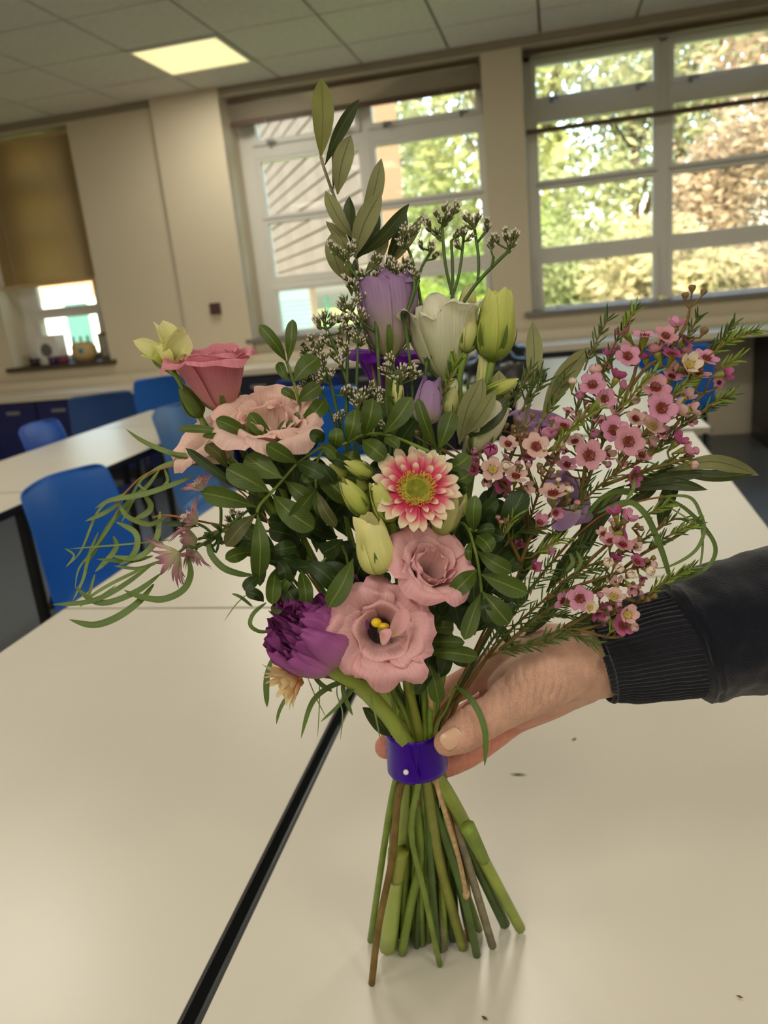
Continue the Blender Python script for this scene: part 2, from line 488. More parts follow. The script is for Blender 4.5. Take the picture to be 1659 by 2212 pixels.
ordr = ['dark cabinet under the middle window, hidden end', 'dark cabinet under the middle window behind the bouquet', 'dark cabinet below the pier between the large windows']
M_dnavy = mat('dark_navy_board', (20, 26, 48), .45)
while x < .1:
    cabinet(x, x + .8, zr(-.445) - .045, ordr[min(k, 2)], M_dnavy); x += .8; k += 1
cabinet(1.30, 2.1, zr(-.445) - .045, 'dark cabinet right of the open knee space under the right window', M_dnavy)

# small things on the left sill
sz = zr(-.335) + .004
def tagp(o, l, c, g=None): return tag(o, l, c, g)
t = empty('speaker_box', (-4.20, 5.93, sz)); tag(t, 'white boxy unit with a grey round front on the left window sill', 'box')
MB().box(-.11, .11, -.07, .07, 0, .24).obj('body', mat('white_plastic', (225, 222, 214), .4), t, bevel=.01)
o = MB().lathe([(.0, .004), (.05, .004), (.055, 0)], 18).obj('grille', M_grey, t); o.matrix_local = Matrix.Translation((0, -.07, .12)) @ Matrix.Rotation(math.pi / 2, 4, 'X')
M_bottle = mat('clear_bottle', (190, 205, 205), .1, .5, trans=.5)
bp = [(0, 0), (.032, 0), (.034, .01), (.034, .12), (.012, .16), (.011, .2), (.014, .205), (.0, .205)]
b0 = None
for k, xx in enumerate((-4.02, -3.95, -3.885)):
    t = empty('bottle', (xx, 6.0, sz)); tag(t, ('clear bottle nearest the white box on the sill', 'clear bottle in the middle of the three on the sill', 'clear bottle beside the round basket on the sill')[k], 'bottle', 'bottles on the left sill')
    MB().lathe(bp, 14).obj('body', M_bottle, t, True)
    MB().lathe([(.0345, .03), (.0348, .035), (.0348, .08), (.0345, .085)], 14).obj('paper_label', mat('red_label', (190, 70, 50), .6), t, True)
t = empty('basket', (-3.87, 5.90, sz)); tag(t, 'round straw coloured basket with a blue spot on the left sill', 'basket')
MB().lathe([(0, 0), (.07, .0), (.105, .06), (.10, .12), (.06, .16), (.055, .16), (.09, .115), (.095, .06), (.06, .01), (0, .01)], 20).obj('body', mat('straw', (196, 172, 118), .8, vary=.1, scale=60), t, True)
o = MB().lathe([(0, .003), (.02, .002), (.022, 0)], 12).obj('spot', mat('blue_spot', (40, 120, 170), .5), t); o.matrix_local = Matrix.Translation((.03, -.10, .09)) @ Matrix.Rotation(math.pi / 2, 4, 'X')
t = empty('picture_frame', (-3.68, 5.96, sz)); tag(t, 'small brown framed picture standing at the right end of the left sill', 'picture frame')
MB().box(-.085, .085, -.008, .008, 0, .22).box(-.06, .06, -.0, .06, 0, .012).obj('frame', mat('brown_frame', (120, 104, 80), .5), t, bevel=.003)
MB().box(-.06, .06, -.010, -.007, .03, .19).obj('picture', mat('pale_print', (170, 172, 160), .5, vary=.3, scale=30), t)
for k, (xx, cl, lb) in enumerate(((-4.30, (30, 24, 30), 'black tub at the left end of the small window sill'), (-4.12, (64, 34, 84), 'purple tub before the white box on the sill'), (-4.02, (120, 40, 70), 'dark red tub before the bottles on the sill'))):
    t = empty('tub', (xx, 5.81, sz)); tag(t, lb, 'tub')
    MB().lathe([(0, 0), (.036, 0), (.042, .06), (.038, .06), (.034, .006), (0, .006)], 16).obj('body', mat('tub%d' % k, cl, .4), t, True)
    MB().lathe([(.043, .054), (.045, .056), (.045, .062), (.041, .062)], 16).obj('rim', mat('tub%d' % k, cl, .4), t, True)
# small dark call point on the boxed pier
t = empty('call_point', (-2.575, WY - .045, zr(-.01))); tag(t, 'small dark red square call point on the boxed pier', 'alarm')
MB().box(-.042, .042, -.03, 0, -.042, .042).obj('body', mat('dark_red_plastic', (84, 44, 40), .4), t, bevel=.004)
MB().box(-.022, .022, -.033, -.03, -.022, .022).obj('cover', mat('greyish_cover', (70, 60, 60), .3), t)
# black coat heaped on the far tables
def heap(cx, cy, cz, sx, sy, sz_, seed, mt, name):
    n = Vector((seed, 0, 0)); v, f = [], []
    nu, nv = 36, 14
    for j in range(nv + 1):
        th = j / nv * math.pi / 2
        for i in range(nu):
            a = 2 * math.pi * i / nu
            p = Vector((math.cos(a) * math.cos(th), math.sin(a) * math.cos(th), math.sin(th)))
            q = 1 + .35 * noise.noise(p * 2.2 + n) + .14 * abs(noise.noise(p * 6 + n))
            v.append((cx + p.x * sx * q, cy + p.y * sy * q, cz + max(0, p.z * sz_ * q)))
    for j in range(nv):
        for i in range(nu): f.append((j * nu + i, j * nu + (i + 1) % nu, (j + 1) * nu + (i + 1) % nu, (j + 1) * nu + i))
    return mesh_obj(name, v, f, mt)
o = heap(-.30, 4.0, TZ + .004, .2, .16, .17, 3, mat('black_shiny_nylon', (14, 16, 22), .22, .6), 'padded_coat'); tag(o, 'shiny black padded coat heaped on the farthest table behind the green buds', 'coat')
# ================================================================== outside
M_grass = mat('lawn_grass', (120, 138, 60), .9, .1, vary=.35, scale=.8)
o = MB().box(-60, 60, 6.3, 90, -.35, -.25).obj('ground', M_grass); tag(o, kind='structure')
o = MB().box(-3, 9, 15.5, 17.6, -.25, -.24).obj('path', mat('pale_concrete', (226, 220, 205), .8)); tag(o, kind='structure')
M_bark = mat('bark', (96, 80, 60), .9, .1, vary=.2, scale=5)
def leafy(name, label, cat, x, y, z0, h, r, n, colr, seed, trunk=.0, size=.16, group=None, flat=1.0, zc=None):
    rg = random.Random(seed)
    t = empty(name, (x, y, z0)); tag(t, label, cat, group)
    if trunk:
        tm = MB(); tm.tube([(0, 0, 0), (.05, .03, h * .35), (-.04, .02, h * .62)], [trunk, trunk * .8, trunk * .5], 8)
        tm.obj('trunk', M_bark, t, True)
        for k in range(9):
            a = rg.uniform(0, 6.28); q = rg.uniform(.4, .95)
            MB().tube([(0, 0, h * rg.uniform(.2, .5)), (math.cos(a) * r * .4, math.sin(a) * r * .4, h * (.45 + .2 * q)), (math.cos(a) * r * q, math.sin(a) * r * q, h * (.55 + .4 * q))], [trunk * .4, trunk * .22, .008], 6).obj('branch', M_bark, t, True)
    v, f = [], []
    c = h * (.62 if trunk else .5) if zc is None else zc
    hh = h - c
    blobs = [(rg.uniform(-.6, .6) * r, rg.uniform(-.6, .6) * r * flat, c + rg.uniform(-.75, .7) * hh, rg.uniform(.3, .55)) for _ in range(14)]
    for _ in range(n):
        bx, by, bz, bs = rg.choice(blobs)
        d = Vector((rg.gauss(0, 1), rg.gauss(0, 1), rg.gauss(0, 1))).normalized() * rg.random() ** .4
        p = Vector((bx + d.x * r * bs, by + d.y * r * bs * flat, bz + d.z * hh * bs))
        if p.z < .02: p.z = rg.uniform(.02, .3)
        a = Vector((rg.gauss(0, 1), rg.gauss(0, 1), rg.gauss(0, 1))).normalized(); b = a.orthogonal().normalized()
        s = size * rg.uniform(.6, 1.3); k = len(v)
        v += [p - a * s, p + b * s * .45, p + a * s, p - b * s * .45]; f.append((k, k + 1, k + 2, k + 3))
    o = mesh_obj('foliage', v, f, mat('foliage_%d_%d_%d' % colr, colr, .6, .3, vary=.35, scale=1.3, trans=.35), t)
    o['kind'] = 'stuff'
    return t
G1, G2, G3, G4 = (156, 156, 112), (160, 162, 96), (160, 138, 108), (126, 136, 88)
trees = [
 (-1.0, 22, 9.5, 3.2, 2600, G2, .12, 'tall yellow green tree seen through the middle window'),
 (-3.8, 27, 10, 3.0, 2200, G1, .13, 'slender grey green tree behind the timber building'),
 (2.2, 24, 9.5, 3.4, 2900, G1, .14, 'grey green tree filling the left half of the right window'),
 (6.5, 20, 8.0, 3.4, 4200, G3, .14, 'reddish brown tree filling the right half of the right window'),
 (4.2, 30, 12, 4.0, 5600, G4, .2, 'dark green tree farther off behind the brown one'),
 (10.0, 24, 10, 4.0, 5000, G2, .2, 'yellow green tree at the far right outside'),
 (-7.5, 34, 11, 4.0, 5200, G4, .2, 'dark green tree far behind the left window'),
]
for k, (x, y, h, r, n, c, tr_, l) in enumerate(trees):
    leafy('garden_tree', l, 'tree', x, y, -.25, h, r, n, c, 20 + k, tr_, .17, 'trees in the garden')
shr = [(1.6, 12.6, 2.1, 1.5, 4200, (156, 146, 104), 'straw brown shrub under the right window'), (4.0, 12.2, 2.5, 1.7, 5200, (160, 138, 106), 'reddish straw shrub at the right end of the garden bed'),
       (0.2, 19.5, 2.2, 1.8, 2600, (150, 170, 70), 'bright green shrub beyond the pale path'), (-2.4, 15.5, 1.5, 1.3, 2400, (160, 176, 70), 'low bright green shrub under the timber building'), (-1.0, 19, 3.0, 1.6, 3000, (140, 160, 80), 'rounded green shrub behind the fence'), (3.9, 17.6, 4.6, 2.3, 7500, (158, 140, 112), 'tall brownish hedge shrub behind the right half of the right window'), (.9, 17.8, 3.8, 1.7, 5200, (152, 156, 104), 'tall grey green shrub behind the left half of the right window'), (-3.4, 22, 4.2, 1.8, 3600, (150, 160, 92), 'yellow green shrub past the end of the timber building')]
for k, (x, y, h, r, n, c, l) in enumerate(shr):
    leafy('garden_shrub', l, 'shrub', x, y, -.25, h, r, n, c, 60 + k, 0, .10, 'shrubs in the garden')
# timber clad building beyond the middle window
d0 = (Vector((-10.0, 24.5, 0)) - Vector((-2.03, 10.0, 0)))
L = d0.length; dn = d0.normalized()
t = empty('timber_building', (-2.03, 10.0, 0), math.atan2(dn.y, dn.x)); tag(t, 'timber boarded building seen at an angle through the middle window', 'building')
MB().box(0, L, -.22, -.05, 1.6, 8.2).obj('wall', mat('dark_batten', (96, 84, 72), .8), t)
for q_ in (.35, .7, .98): MB().box(L * q_ - .1, L * q_, -.2, -.08, -.25, 1.6).obj('post', mat('plinth_brick', (100, 88, 72), .8), t)
pl = None
M_board = mat('weathered_board', (88, 80, 72), .7, .2, vary=.16, scale=3)
for k in range(30):
    z = 1.6 + k * .24
    if pl is None:
        pl = MB().box(0, L, -.05, .0, 0, .205).obj('board', M_board, t); pl.location = (0, 0, z)
    else:
        q = pl.copy(); col.objects.link(q); q.location = (0, rnd.uniform(-.006, .006), z)
MB().box(-.08, 0, -.22, .05, -.25, 8.2).obj('corner_post', mat('brick_red_post', (112, 88, 62), .8), t)
# green mesh fence and neighbouring house across the garden
t = empty('garden_fence', (-9, 20.6, -.25)); tag(t, 'green mesh fence across the garden', 'fence')
M_fence = mat('green_fence_paint', (40, 120, 96), .5)
for k in range(9):
    MB().box(k * 1.5 - .03, k * 1.5 + .03, -.03, .03, 0, 1.5).obj('post', M_fence, t)
for k in range(12):
    MB().box(0, 12, -.008, .008, .08 + k * .12, .1 + k * .12).obj('rail', M_fence, t)
t = empty('brick_house', (-13.5, 26, -.25)); tag(t, 'pale house with green doors and a red band behind the small left window', 'building')
MB().box(-5, 4, 0, 5, 0, 2.3).obj('wall', mat('pale_render', (200, 204, 200), .8), t)
MB().box(-5, 4, -.05, 5, 2.3, 3.4).obj('brick_band', mat('brick_band', (196, 130, 100), .8, vary=.15, scale=6), t)
MB().box(-5.2, 4.2, -.4, 5.4, 3.4, 3.7).obj('roof', mat('slate', (110, 108, 106), .7), t)
for k in range(4):
    MB().box(-4 + k * 2.0, -3.1 + k * 2.0, -.06, 0, 0, 2.1).obj('door', mat('dark_green_door', (30, 84, 78), .5), t)
    MB().box(-2.95 + k * 2.0, -2.3 + k * 2.0, -.05, 0, .4, 2.1).obj('window_pane', mat('bright_pane', (235, 236, 225), .2), t)
# ================================================================== plant building blocks
def leaf_mat(name, top, vein, rough=.42, trans=.22, vary=.22, under=None):
    """leaf: colour noise, a paler midrib along the UV centre line, side veins as bump"""
    if name in MATS: return MATS[name]
    m = bpy.data.materials.new(name); m.use_nodes = True
    nt = m.node_tree; N = nt.nodes; Lk = nt.links; b = N['Principled BSDF']
    uv = N.new('ShaderNodeUVMap'); sep = N.new('ShaderNodeSeparateXYZ'); Lk.new(uv.outputs[0], sep.inputs[0])
    ab = N.new('ShaderNodeMath'); ab.operation = 'ABSOLUTE'; Lk.new(sep.outputs[0], ab.inputs[0])
    rm = N.new('ShaderNodeMapRange'); rm.inputs[1].default_value = .015; rm.inputs[2].default_value = .09; rm.inputs[3].default_value = 1; rm.inputs[4].default_value = 0
    Lk.new(ab.outputs[0], rm.inputs[0])
    tc = N.new('ShaderNodeTexCoord'); no = N.new('ShaderNodeTexNoise'); no.inputs['Scale'].default_value = 55; no.inputs['Detail'].default_value = 5
    Lk.new(tc.outputs['Object'], no.inputs['Vector'])
    ra = N.new('ShaderNodeValToRGB'); c = srgb(*top)
    ra.color_ramp.elements[0].position = .32; ra.color_ramp.elements[1].position = .68
    ra.color_ramp.elements[0].color = tuple(x * (1 - vary) for x in c[:3]) + (1,); ra.color_ramp.elements[1].color = tuple(min(1, x * (1 + vary)) for x in c[:3]) + (1,)
    Lk.new(no.outputs['Fac'], ra.inputs[0])
    mx = N.new('ShaderNodeMix'); mx.data_type = 'RGBA'
    Lk.new(rm.outputs[0], mx.inputs[0]); Lk.new(ra.outputs[0], mx.inputs[6]); mx.inputs[7].default_value = srgb(*vein)
    Lk.new(mx.outputs[2], b.inputs['Base Color'])
    b.inputs['Roughness'].default_value = rough; b.inputs['Specular IOR Level'].default_value = .35
    # side veins
    ad = N.new('ShaderNodeMath'); ad.operation = 'MULTIPLY_ADD'; ad.inputs[1].default_value = -.35
    Lk.new(ab.outputs[0], ad.inputs[0]); Lk.new(sep.outputs[1], ad.inputs[2])
    si = N.new('ShaderNodeMath'); si.operation = 'MULTIPLY'; si.inputs[1].default_value = 75; Lk.new(ad.outputs[0], si.inputs[0])
    sn = N.new('ShaderNodeMath'); sn.operation = 'SINE'; Lk.new(si.outputs[0], sn.inputs[0])
    bp = N.new('ShaderNodeBump'); bp.inputs['Strength'].default_value = .12; bp.inputs['Distance'].default_value = .001
    Lk.new(sn.outputs[0], bp.inputs['Height']); Lk.new(bp.outputs[0], b.inputs['Normal'])
    if trans:
        t = N.new('ShaderNodeBsdfTranslucent'); ms = N.new('ShaderNodeMixShader'); ms.inputs[0].default_value = trans
        Lk.new(mx.outputs[2], t.inputs[0]); Lk.new(b.outputs[0], ms.inputs[1]); Lk.new(t.outputs[0], ms.inputs[2]); Lk.new(ms.outputs[0], N['Material Output'].inputs[0])
    MATS[name] = m
    return m

def petal_mat(name, base, mid, tip, rough=.55, trans=.3, p=(.05, .5, .95), vein=.12):
    """petal: colour runs along V from base to tip, fine streaks along its length"""
    if name in MATS: return MATS[name]
    m = bpy.data.materials.new(name); m.use_nodes = True
    nt = m.node_tree; N = nt.nodes; Lk = nt.links; b = N['Principled BSDF']
    uv = N.new('ShaderNodeUVMap'); sep = N.new('ShaderNodeSeparateXYZ'); Lk.new(uv.outputs[0], sep.inputs[0])
    ra = N.new('ShaderNodeValToRGB'); e = ra.color_ramp.elements
    e[0].position = p[0]; e[0].color = srgb(*base); e[1].position = p[2]; e[1].color = srgb(*tip)
    k = e.new(p[1]); k.color = srgb(*mid)
    Lk.new(sep.outputs[1], ra.inputs[0])
    mp = N.new('ShaderNodeMapping'); mp.inputs['Scale'].default_value = (14, 1.2, 1); Lk.new(uv.outputs[0], mp.inputs[0])
    no = N.new('ShaderNodeTexNoise'); no.inputs['Scale'].default_value = 2.2; no.inputs['Detail'].default_value = 4; Lk.new(mp.outputs[0], no.inputs['Vector'])
    rg = N.new('ShaderNodeMapRange'); rg.inputs[1].default_value = .3; rg.inputs[2].default_value = .7; rg.inputs[3].default_value = 1 - vein; rg.inputs[4].default_value = 1 + vein
    Lk.new(no.outputs['Fac'], rg.inputs[0])
    mu = N.new('ShaderNodeVectorMath'); mu.operation = 'SCALE'; Lk.new(ra.outputs[0], mu.inputs[0]); Lk.new(rg.outputs[0], mu.inputs['Scale'])
    Lk.new(mu.outputs[0], b.inputs['Base Color'])
    b.inputs['Roughness'].default_value = rough; b.inputs['Specular IOR Level'].default_value = .25
    bp = N.new('ShaderNodeBump'); bp.inputs['Strength'].default_value = .25; bp.inputs['Distance'].default_value = .0006
    Lk.new(no.outputs['Fac'], bp.inputs['Height']); Lk.new(bp.outputs[0], b.inputs['Normal'])
    t = N.new('ShaderNodeBsdfTranslucent'); ms = N.new('ShaderNodeMixShader'); ms.inputs[0].default_value = trans
    Lk.new(mu.outputs[0], t.inputs[0]); Lk.new(b.outputs[0], ms.inputs[1]); Lk.new(t.outputs[0], ms.inputs[2]); Lk.new(ms.outputs[0], N['Material Output'].inputs[0])
    MATS[name] = m
    return m

L_pist = leaf_mat('pistacia_leaf', (72, 92, 30), (120, 138, 60))
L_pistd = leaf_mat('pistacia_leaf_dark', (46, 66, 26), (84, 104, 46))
L_pistb = leaf_mat('pistacia_leaf_brownish', (82, 86, 44), (120, 120, 70))
L_olivet = leaf_mat('olive_leaf_top', (58, 70, 34), (96, 104, 60), rough=.35, trans=.15)
L_oliveu = leaf_mat('olive_leaf_underside', (134, 136, 92), (88, 90, 56), rough=.6, trans=.2, vary=.1)
L_olivey = leaf_mat('olive_leaf_young', (122, 124, 62), (96, 98, 50), rough=.5, trans=.25, vary=.12)
L_euc = leaf_mat('willow_eucalyptus_leaf', (112, 132, 72), (140, 156, 92), rough=.5, trans=.2, vary=.15)
L_eucd = leaf_mat('willow_eucalyptus_leaf_dark', (92, 116, 56), (112, 132, 72), rough=.45, trans=.2, vary=.15)
M_stem = mat('green_stem', (112, 134, 50), .45, .4, vary=.25, scale=40)
M_stemd = mat('dark_green_stem', (70, 96, 38), .45, .4, vary=.25, scale=40)
M_stemy = mat('yellow_green_stem', (164, 178, 78), .45, .4, vary=.2, scale=30)
M_stemo = mat('olive_green_stem', (126, 132, 52), .45, .4, vary=.25, scale=30)
M_wood = mat('woody_stem', (128, 108, 78), .7, .2, vary=.3, scale=90, bump=.4, bscale=400)
M_woodg = mat('grey_woody_stem', (128, 122, 100), .7, .2, vary=.3, scale=90, bump=.4, bscale=400)
M_twig = mat('reddish_twig', (148, 98, 56), .6, .2, vary=.2, scale=60)
M_need = mat('needle_leaf', (72, 100, 38), .5, .3, vary=.25, scale=40, trans=.15)
M_needb = mat('fresh_needle_leaf', (128, 154, 56), .5, .3, vary=.2, scale=40, trans=.25)

class Plant:
    """a cut stem of the bouquet: an Empty at its cut end; parts keep their places in the hand-tied bunch"""
    def __init__(s, name, label, cat, base, group='flowers and foliage of the bouquet'):
        s.o = empty(name, base); s.L = Vector(base); tag(s.o, label, cat, group)
    def add(s, name, v, f, m, parent=None, uvs=None, smooth=True):
        return mesh_obj(name, [Vector(p) - s.L for p in v], f, m, parent or s.o, smooth, uvs)
    def sub(s, name):
        return empty(name, (0, 0, 0), 0, s.o)
    def tube(s, name, pts, rad, m, parent=None, n=8, sub=4):
        p, r = smooth_pts(pts, rad if hasattr(rad, '__len__') else None, sub)
        v, f = tube_geo(p, r if r else rad, n); return s.add(name, v, f, m, parent)

def px(n, d): return n * d / F_PX
def table_pt(x, y, r=.004):
    d = F_ + R_ * ((x - CX) / F_PX) - U_ * ((y - CY) / F_PX)
    k = (TZ + r - EYE.z) / d.z
    return EYE + d * k
def depth_of(p): return (Vector(p) - EYE).dot(F_)

SHAPES = {
 'pist': ([0, .05, .14, .28, .45, .62, .76, .87, .95, .985, 1], [.06, .10, .30, .62, .88, 1, .97, .80, .50, .26, .04]),
 'olive': ([0, .05, .15, .3, .45, .6, .75, .87, .95, 1], [.07, .16, .46, .78, .96, 1, .86, .55, .24, .02]),
 'strip': ([0, .08, .2, .4, .6, .8, .93, 1], [.25, .6, .9, 1, 1, .85, .45, .03]),
}
def ribbon_leaf(pl, name, pts, w, m, shape='olive', roll=0., fold=.18, nu=4, nv=14, parent=None, roll2=None, face=None):
    """leaf along a smooth 3-D line; w = full width in metres; roll tilts the blade about its own line"""
    P0, _ = smooth_pts(pts, None, 6)
    # resample evenly
    cum = [0]
    for a, b in zip(P0, P0[1:]): cum.append(cum[-1] + (b - a).length)
    T = cum[-1]; xs, ws = SHAPES[shape]
    v, uv, f = [], [], []
    for j in range(nv + 1):
        t = j / nv; s = t * T
        i = max(0, min(len(P0) - 2, int(np.searchsorted(cum, s)) - 1))
        u = (s - cum[i]) / max(1e-9, cum[i + 1] - cum[i]); c = P0[i].lerp(P0[i + 1], u)
        tg = (P0[i + 1] - P0[i]).normalized()
        n = (EYE - c).normalized() if face is None else face
        side = tg.cross(n); side = side.normalized() if side.length > 1e-6 else tg.orthogonal().normalized()
        rr = roll if roll2 is None else roll + (roll2 - roll) * t
        q = Matrix.Rotation(rr, 3, tg); side = q @ side; nn = side.cross(tg)
        hw = .5 * w * float(np.interp(t, xs, ws))
        for k in range(nu + 1):
            a = -1 + 2 * k / nu
            v.append(c + side * (a * hw) + nn * (fold * hw * (abs(a) ** 1.4)) )
            uv.append((a, t))
    for j in range(nv):
        for k in range(nu):
            a = j * (nu + 1) + k; f.append((a, a + 1, a + nu + 2, a + nu + 1))
    return pl.add(name, v, f, m, parent, uv)

def leaf(pl, b, t, w, d0, d1=None, m=None, shape='pist', bulge=.006, curve=0., roll=None, name='leaf', fold=.18, parent=None, tw=None):
    """leaf from pixel b to pixel t (depths d0, d1), w pixels wide; curve bows it sideways in pixels"""
    d1 = d0 if d1 is None else d1
    a, c = P(*b, d0), P(*t, d1)
    dx, dy = t[0] - b[0], t[1] - b[1]; L = math.hypot(dx, dy) or 1
    mx, my = (b[0] + t[0]) / 2 - dy / L * curve, (b[1] + t[1]) / 2 + dx / L * curve
    dm = (d0 + d1) / 2
    mid = P(mx, my, dm - bulge)
    if roll is None: roll = rnd.uniform(-.45, .45)
    return ribbon_leaf(pl, name, [a, mid, c], px(w, dm) / max(.75, math.cos(roll)), m or L_pist, shape, roll, fold, parent=parent, roll2=tw)

def strip(pl, pts, w, m=None, name='leaf', roll=.3, tw=None, d=.45, dz=0., shape='strip', parent=None):
    """long narrow leaf through pixel points; depth swings gently so that it keeps its own curl"""
    n = len(pts); q = []
    for i, p in enumerate(pts):
        dd = p[2] if len(p) > 2 else d + dz * math.sin(2.6 * i / max(1, n - 1))
        q.append(P(p[0], p[1], dd))
    return ribbon_leaf(pl, name, q, px(w, d) / max(.6, math.cos(roll)), m or L_euc, shape, roll, .12, 2, 6 + 5 * n, parent, tw)

def petal_geo(O, A, X, phi, prof, half, nu=8, nv=10, ruf=0., fr=3.0, seed=0., spiral=0., tipr=.25, cup=0., pinch=0.):
    """petal of a flower with axis A at O. prof: (r, z) from base to tip; half: half angle along the petal"""
    Y = A.cross(X)
    P0, _ = smooth_pts([(r, 0, z) for r, z in prof], None, 6)
    n = len(P0); hs = np.linspace(0, 1, len(half))
    v, uv, f = [], [], []
    for j in range(nv + 1):
        for k in range(nu + 1):
            u = -1 + 2 * k / nu
            t = j / nv
            te = t * (1 - tipr * abs(u) ** 2.6 * t)
            s = te * (n - 1); i = min(n - 2, int(s)); c = P0[i].lerp(P0[i + 1], s - i)
            h = float(np.interp(t, hs, half))
            w = t ** 2.2
            nz = noise.noise(Vector((u * fr + seed, t * 1.5 + seed * .7, seed)))
            nz2 = noise.noise(Vector((u * fr * .8 - seed, seed * 1.3, t * 1.5)))
            S = prof[-1][1] if prof[-1][1] > prof[-1][0] else prof[-1][0]
            r = c.x * (1 + spiral * u) + ruf * S * w * nz * 1.2 - cup * abs(u) ** 2 * c.x
            z = c.z + ruf * S * w * nz2 * 1.2 + pinch * S * w * (1 - abs(u)) ** 2
            a = phi + u * h
            v.append(O + (X * math.cos(a) + Y * math.sin(a)) * r + A * z); uv.append((u, t))
    for j in range(nv):
        for k in range(nu):
            a = j * (nu + 1) + k; f.append((a, a + 1, a + nu + 2, a + nu + 1))
    return v, f, uv
def frame_of(A, spin=0.):
    A = A.normalized(); X = U_.cross(A)
    X = X.normalized() if X.length > .05 else R_.copy()
    X = (X - A * X.dot(A)).normalized()
    return A, Matrix.Rotation(spin, 3, A) @ X
def sc(prof, S): return [(r * S, z * S) for r, z in prof]

def calyx(pl, O, A, X, S, m, parent, n=5, length=.9, w=.10, spread=.5):
    """green receptacle with narrow sepals"""
    Y = A.cross(X)
    for k in range(n):
        a = 2 * math.pi * k / n + .3
        d = X * math.cos(a) + Y * math.sin(a)
        pts = [O - A * .1 * S, O + d * (.24 * S) + A * (.15 * S), O + d * (.42 + .25 * spread) * S + A * (.55 * length * S), O + d * (.42 + spread * .6) * S + A * (length * S)]
        ribbon_leaf(pl, 'sepal', pts, w * 2 * S, m, 'olive', 0, .3, 2, 8, parent, face=d)

def lisianthus(pl, c, d, axis, S, mats, seed, open_=1., layers=None, sep=True, ruf=.11):
    """lisianthus bloom: c pixel of its base, S petal height in metres; layers of (petals, scale, spread): spread 0 a cup, 1 a rolled rim"""
    rg = random.Random(seed); fl = pl.sub('flower')
    O = P(*c, d); A, X = frame_of(axis, rg.uniform(0, 6))
    layers = layers or [(5, 1.0, 1.0), (5, .96, .70), (4, .90, .42)]
    for li, (cnt, sl, spread) in enumerate(layers):
        ph0 = rg.uniform(0, 6.28)
        for k in range(cnt):
            ph = ph0 + 2 * math.pi * k / cnt + rg.uniform(-.14, .14)
            q = spread * open_ * rg.uniform(.86, 1.12) + rg.uniform(-.02, .05)
            prof = [(.04, 0), (.22 + .06 * q, .22), (.34 + .14 * q, .55), (.36 + .32 * q, .84), (.33 + .55 * q, .98 - .06 * q), (.30 + .72 * q, 1.0 - .26 * q)]
            hw = 4.5 / cnt * rg.uniform(.92, 1.08)
            v, f, uv = petal_geo(O, A, X, ph, sc(prof, S * sl * rg.uniform(.94, 1.05)), [hw, hw, .98 * hw, .92 * hw, .80 * hw], 14, 16, ruf, 2.3, rg.uniform(0, 90), .06, .13)
            pl.add('petal', v, f, mats[min(li, len(mats) - 1)], fl, uv)
    if sep: calyx(pl, O, A, X, S * .62, leaf_mat('sepal_green', (96, 120, 48), (120, 140, 70)), fl, 5, .75, .07, .2)
    return fl, O, A, X

def bud(pl, b, t, w, d0, d1, m, seed, open_=.0, sep=True, sm=None, tips=True):
    """closed lisianthus bud from base pixel b to tip pixel t: three furled petals and sepals"""
    rg = random.Random(seed); fl = pl.sub('bud')
    O, T = P(*b, d0), P(*t, d1); L = (T - O).length; A, X = frame_of(T - O, rg.uniform(0, 6)); R = px(w, d0) / 2 / L
    for k in range(4):
        ph = 1.57 * k + rg.uniform(-.15, .15); g = open_
        prof = [(.03, 0), (R * .78, .12), (R * .98, .32), (R * .92, .55), (R * (.66 + .4 * g), .78), (R * (.32 + .95 * g), 1.0 - rg.uniform(0, .10))]
        v, f, uv = petal_geo(O, A, X, ph, sc(prof, L), [1.25, 1.2, 1.15, 1.05, .75 + .2 * g], 10, 12, .02 + .03 * g, 2.4, rg.uniform(0, 90), .09, .12, pinch=.05)
        pl.add('petal', v, f, m, fl, uv)
    if sep: calyx(pl, O, A, X, L * .62, sm or leaf_mat('sepal_green', (96, 120, 48), (120, 140, 70)), fl, 5, .82, .06, max(.1, R * 1.2 - .25))
    return fl, O

# cut ends on the table and the places where stems pass through the purple band
NECK = {}
def neck(x, y, d): return P(x, y, d)
def stem_to(pl, top_pts, nk, ends, r0, r1, r2, m, name='stem', n=8):
    """stem from the flower (top_pts) through the band (nk) to its cut end (ends = pixel points, the last on the table)"""
    e = ends[-1]; E = table_pt(e[0], e[1], r2 * .9)
    N = P(*nk); dn, de = depth_of(N), depth_of(E)
    pts = [Vector(p) for p in top_pts] + [N]; rad = [r0] * len(top_pts) + [r1]
    for q in ends[:-1]:
        k = (q[1] - nk[1]) / (e[1] - nk[1]); pts.append(P(q[0], q[1], dn + (de - dn) * k)); rad.append(r1 + (r2 - r1) * k)
    pts.append(E); rad.append(r2)
    return pl.tube(name, pts, rad, m, None, n)
# ================================================================== the bouquet
S_pink = [petal_mat('pink_petal_outer', (230, 212, 180), (238, 190, 192), (236, 178, 186)), petal_mat('pink_petal_inner', (140, 80, 80), (240, 198, 196), (238, 188, 194), p=(.12, .42, .95))]
S_rose = [petal_mat('rose_petal', (214, 162, 150), (214, 136, 152), (224, 146, 160))]
S_peach = [petal_mat('peach_petal', (230, 212, 176), (242, 212, 198), (242, 204, 196))]
S_lilac = [petal_mat('lilac_petal', (190, 190, 130), (176, 146, 184), (164, 130, 180))]
S_white = [petal_mat('white_petal', (200, 206, 150), (232, 232, 206), (236, 234, 214))]
S_violet = [petal_mat('violet_petal', (150, 60, 190), (124, 34, 178), (112, 24, 168), trans=.45)]
B_green = petal_mat('green_bud_petal', (134, 154, 60), (188, 198, 98), (210, 214, 128))
B_cream = petal_mat('cream_bud_petal', (196, 204, 112), (232, 230, 154), (238, 234, 172))
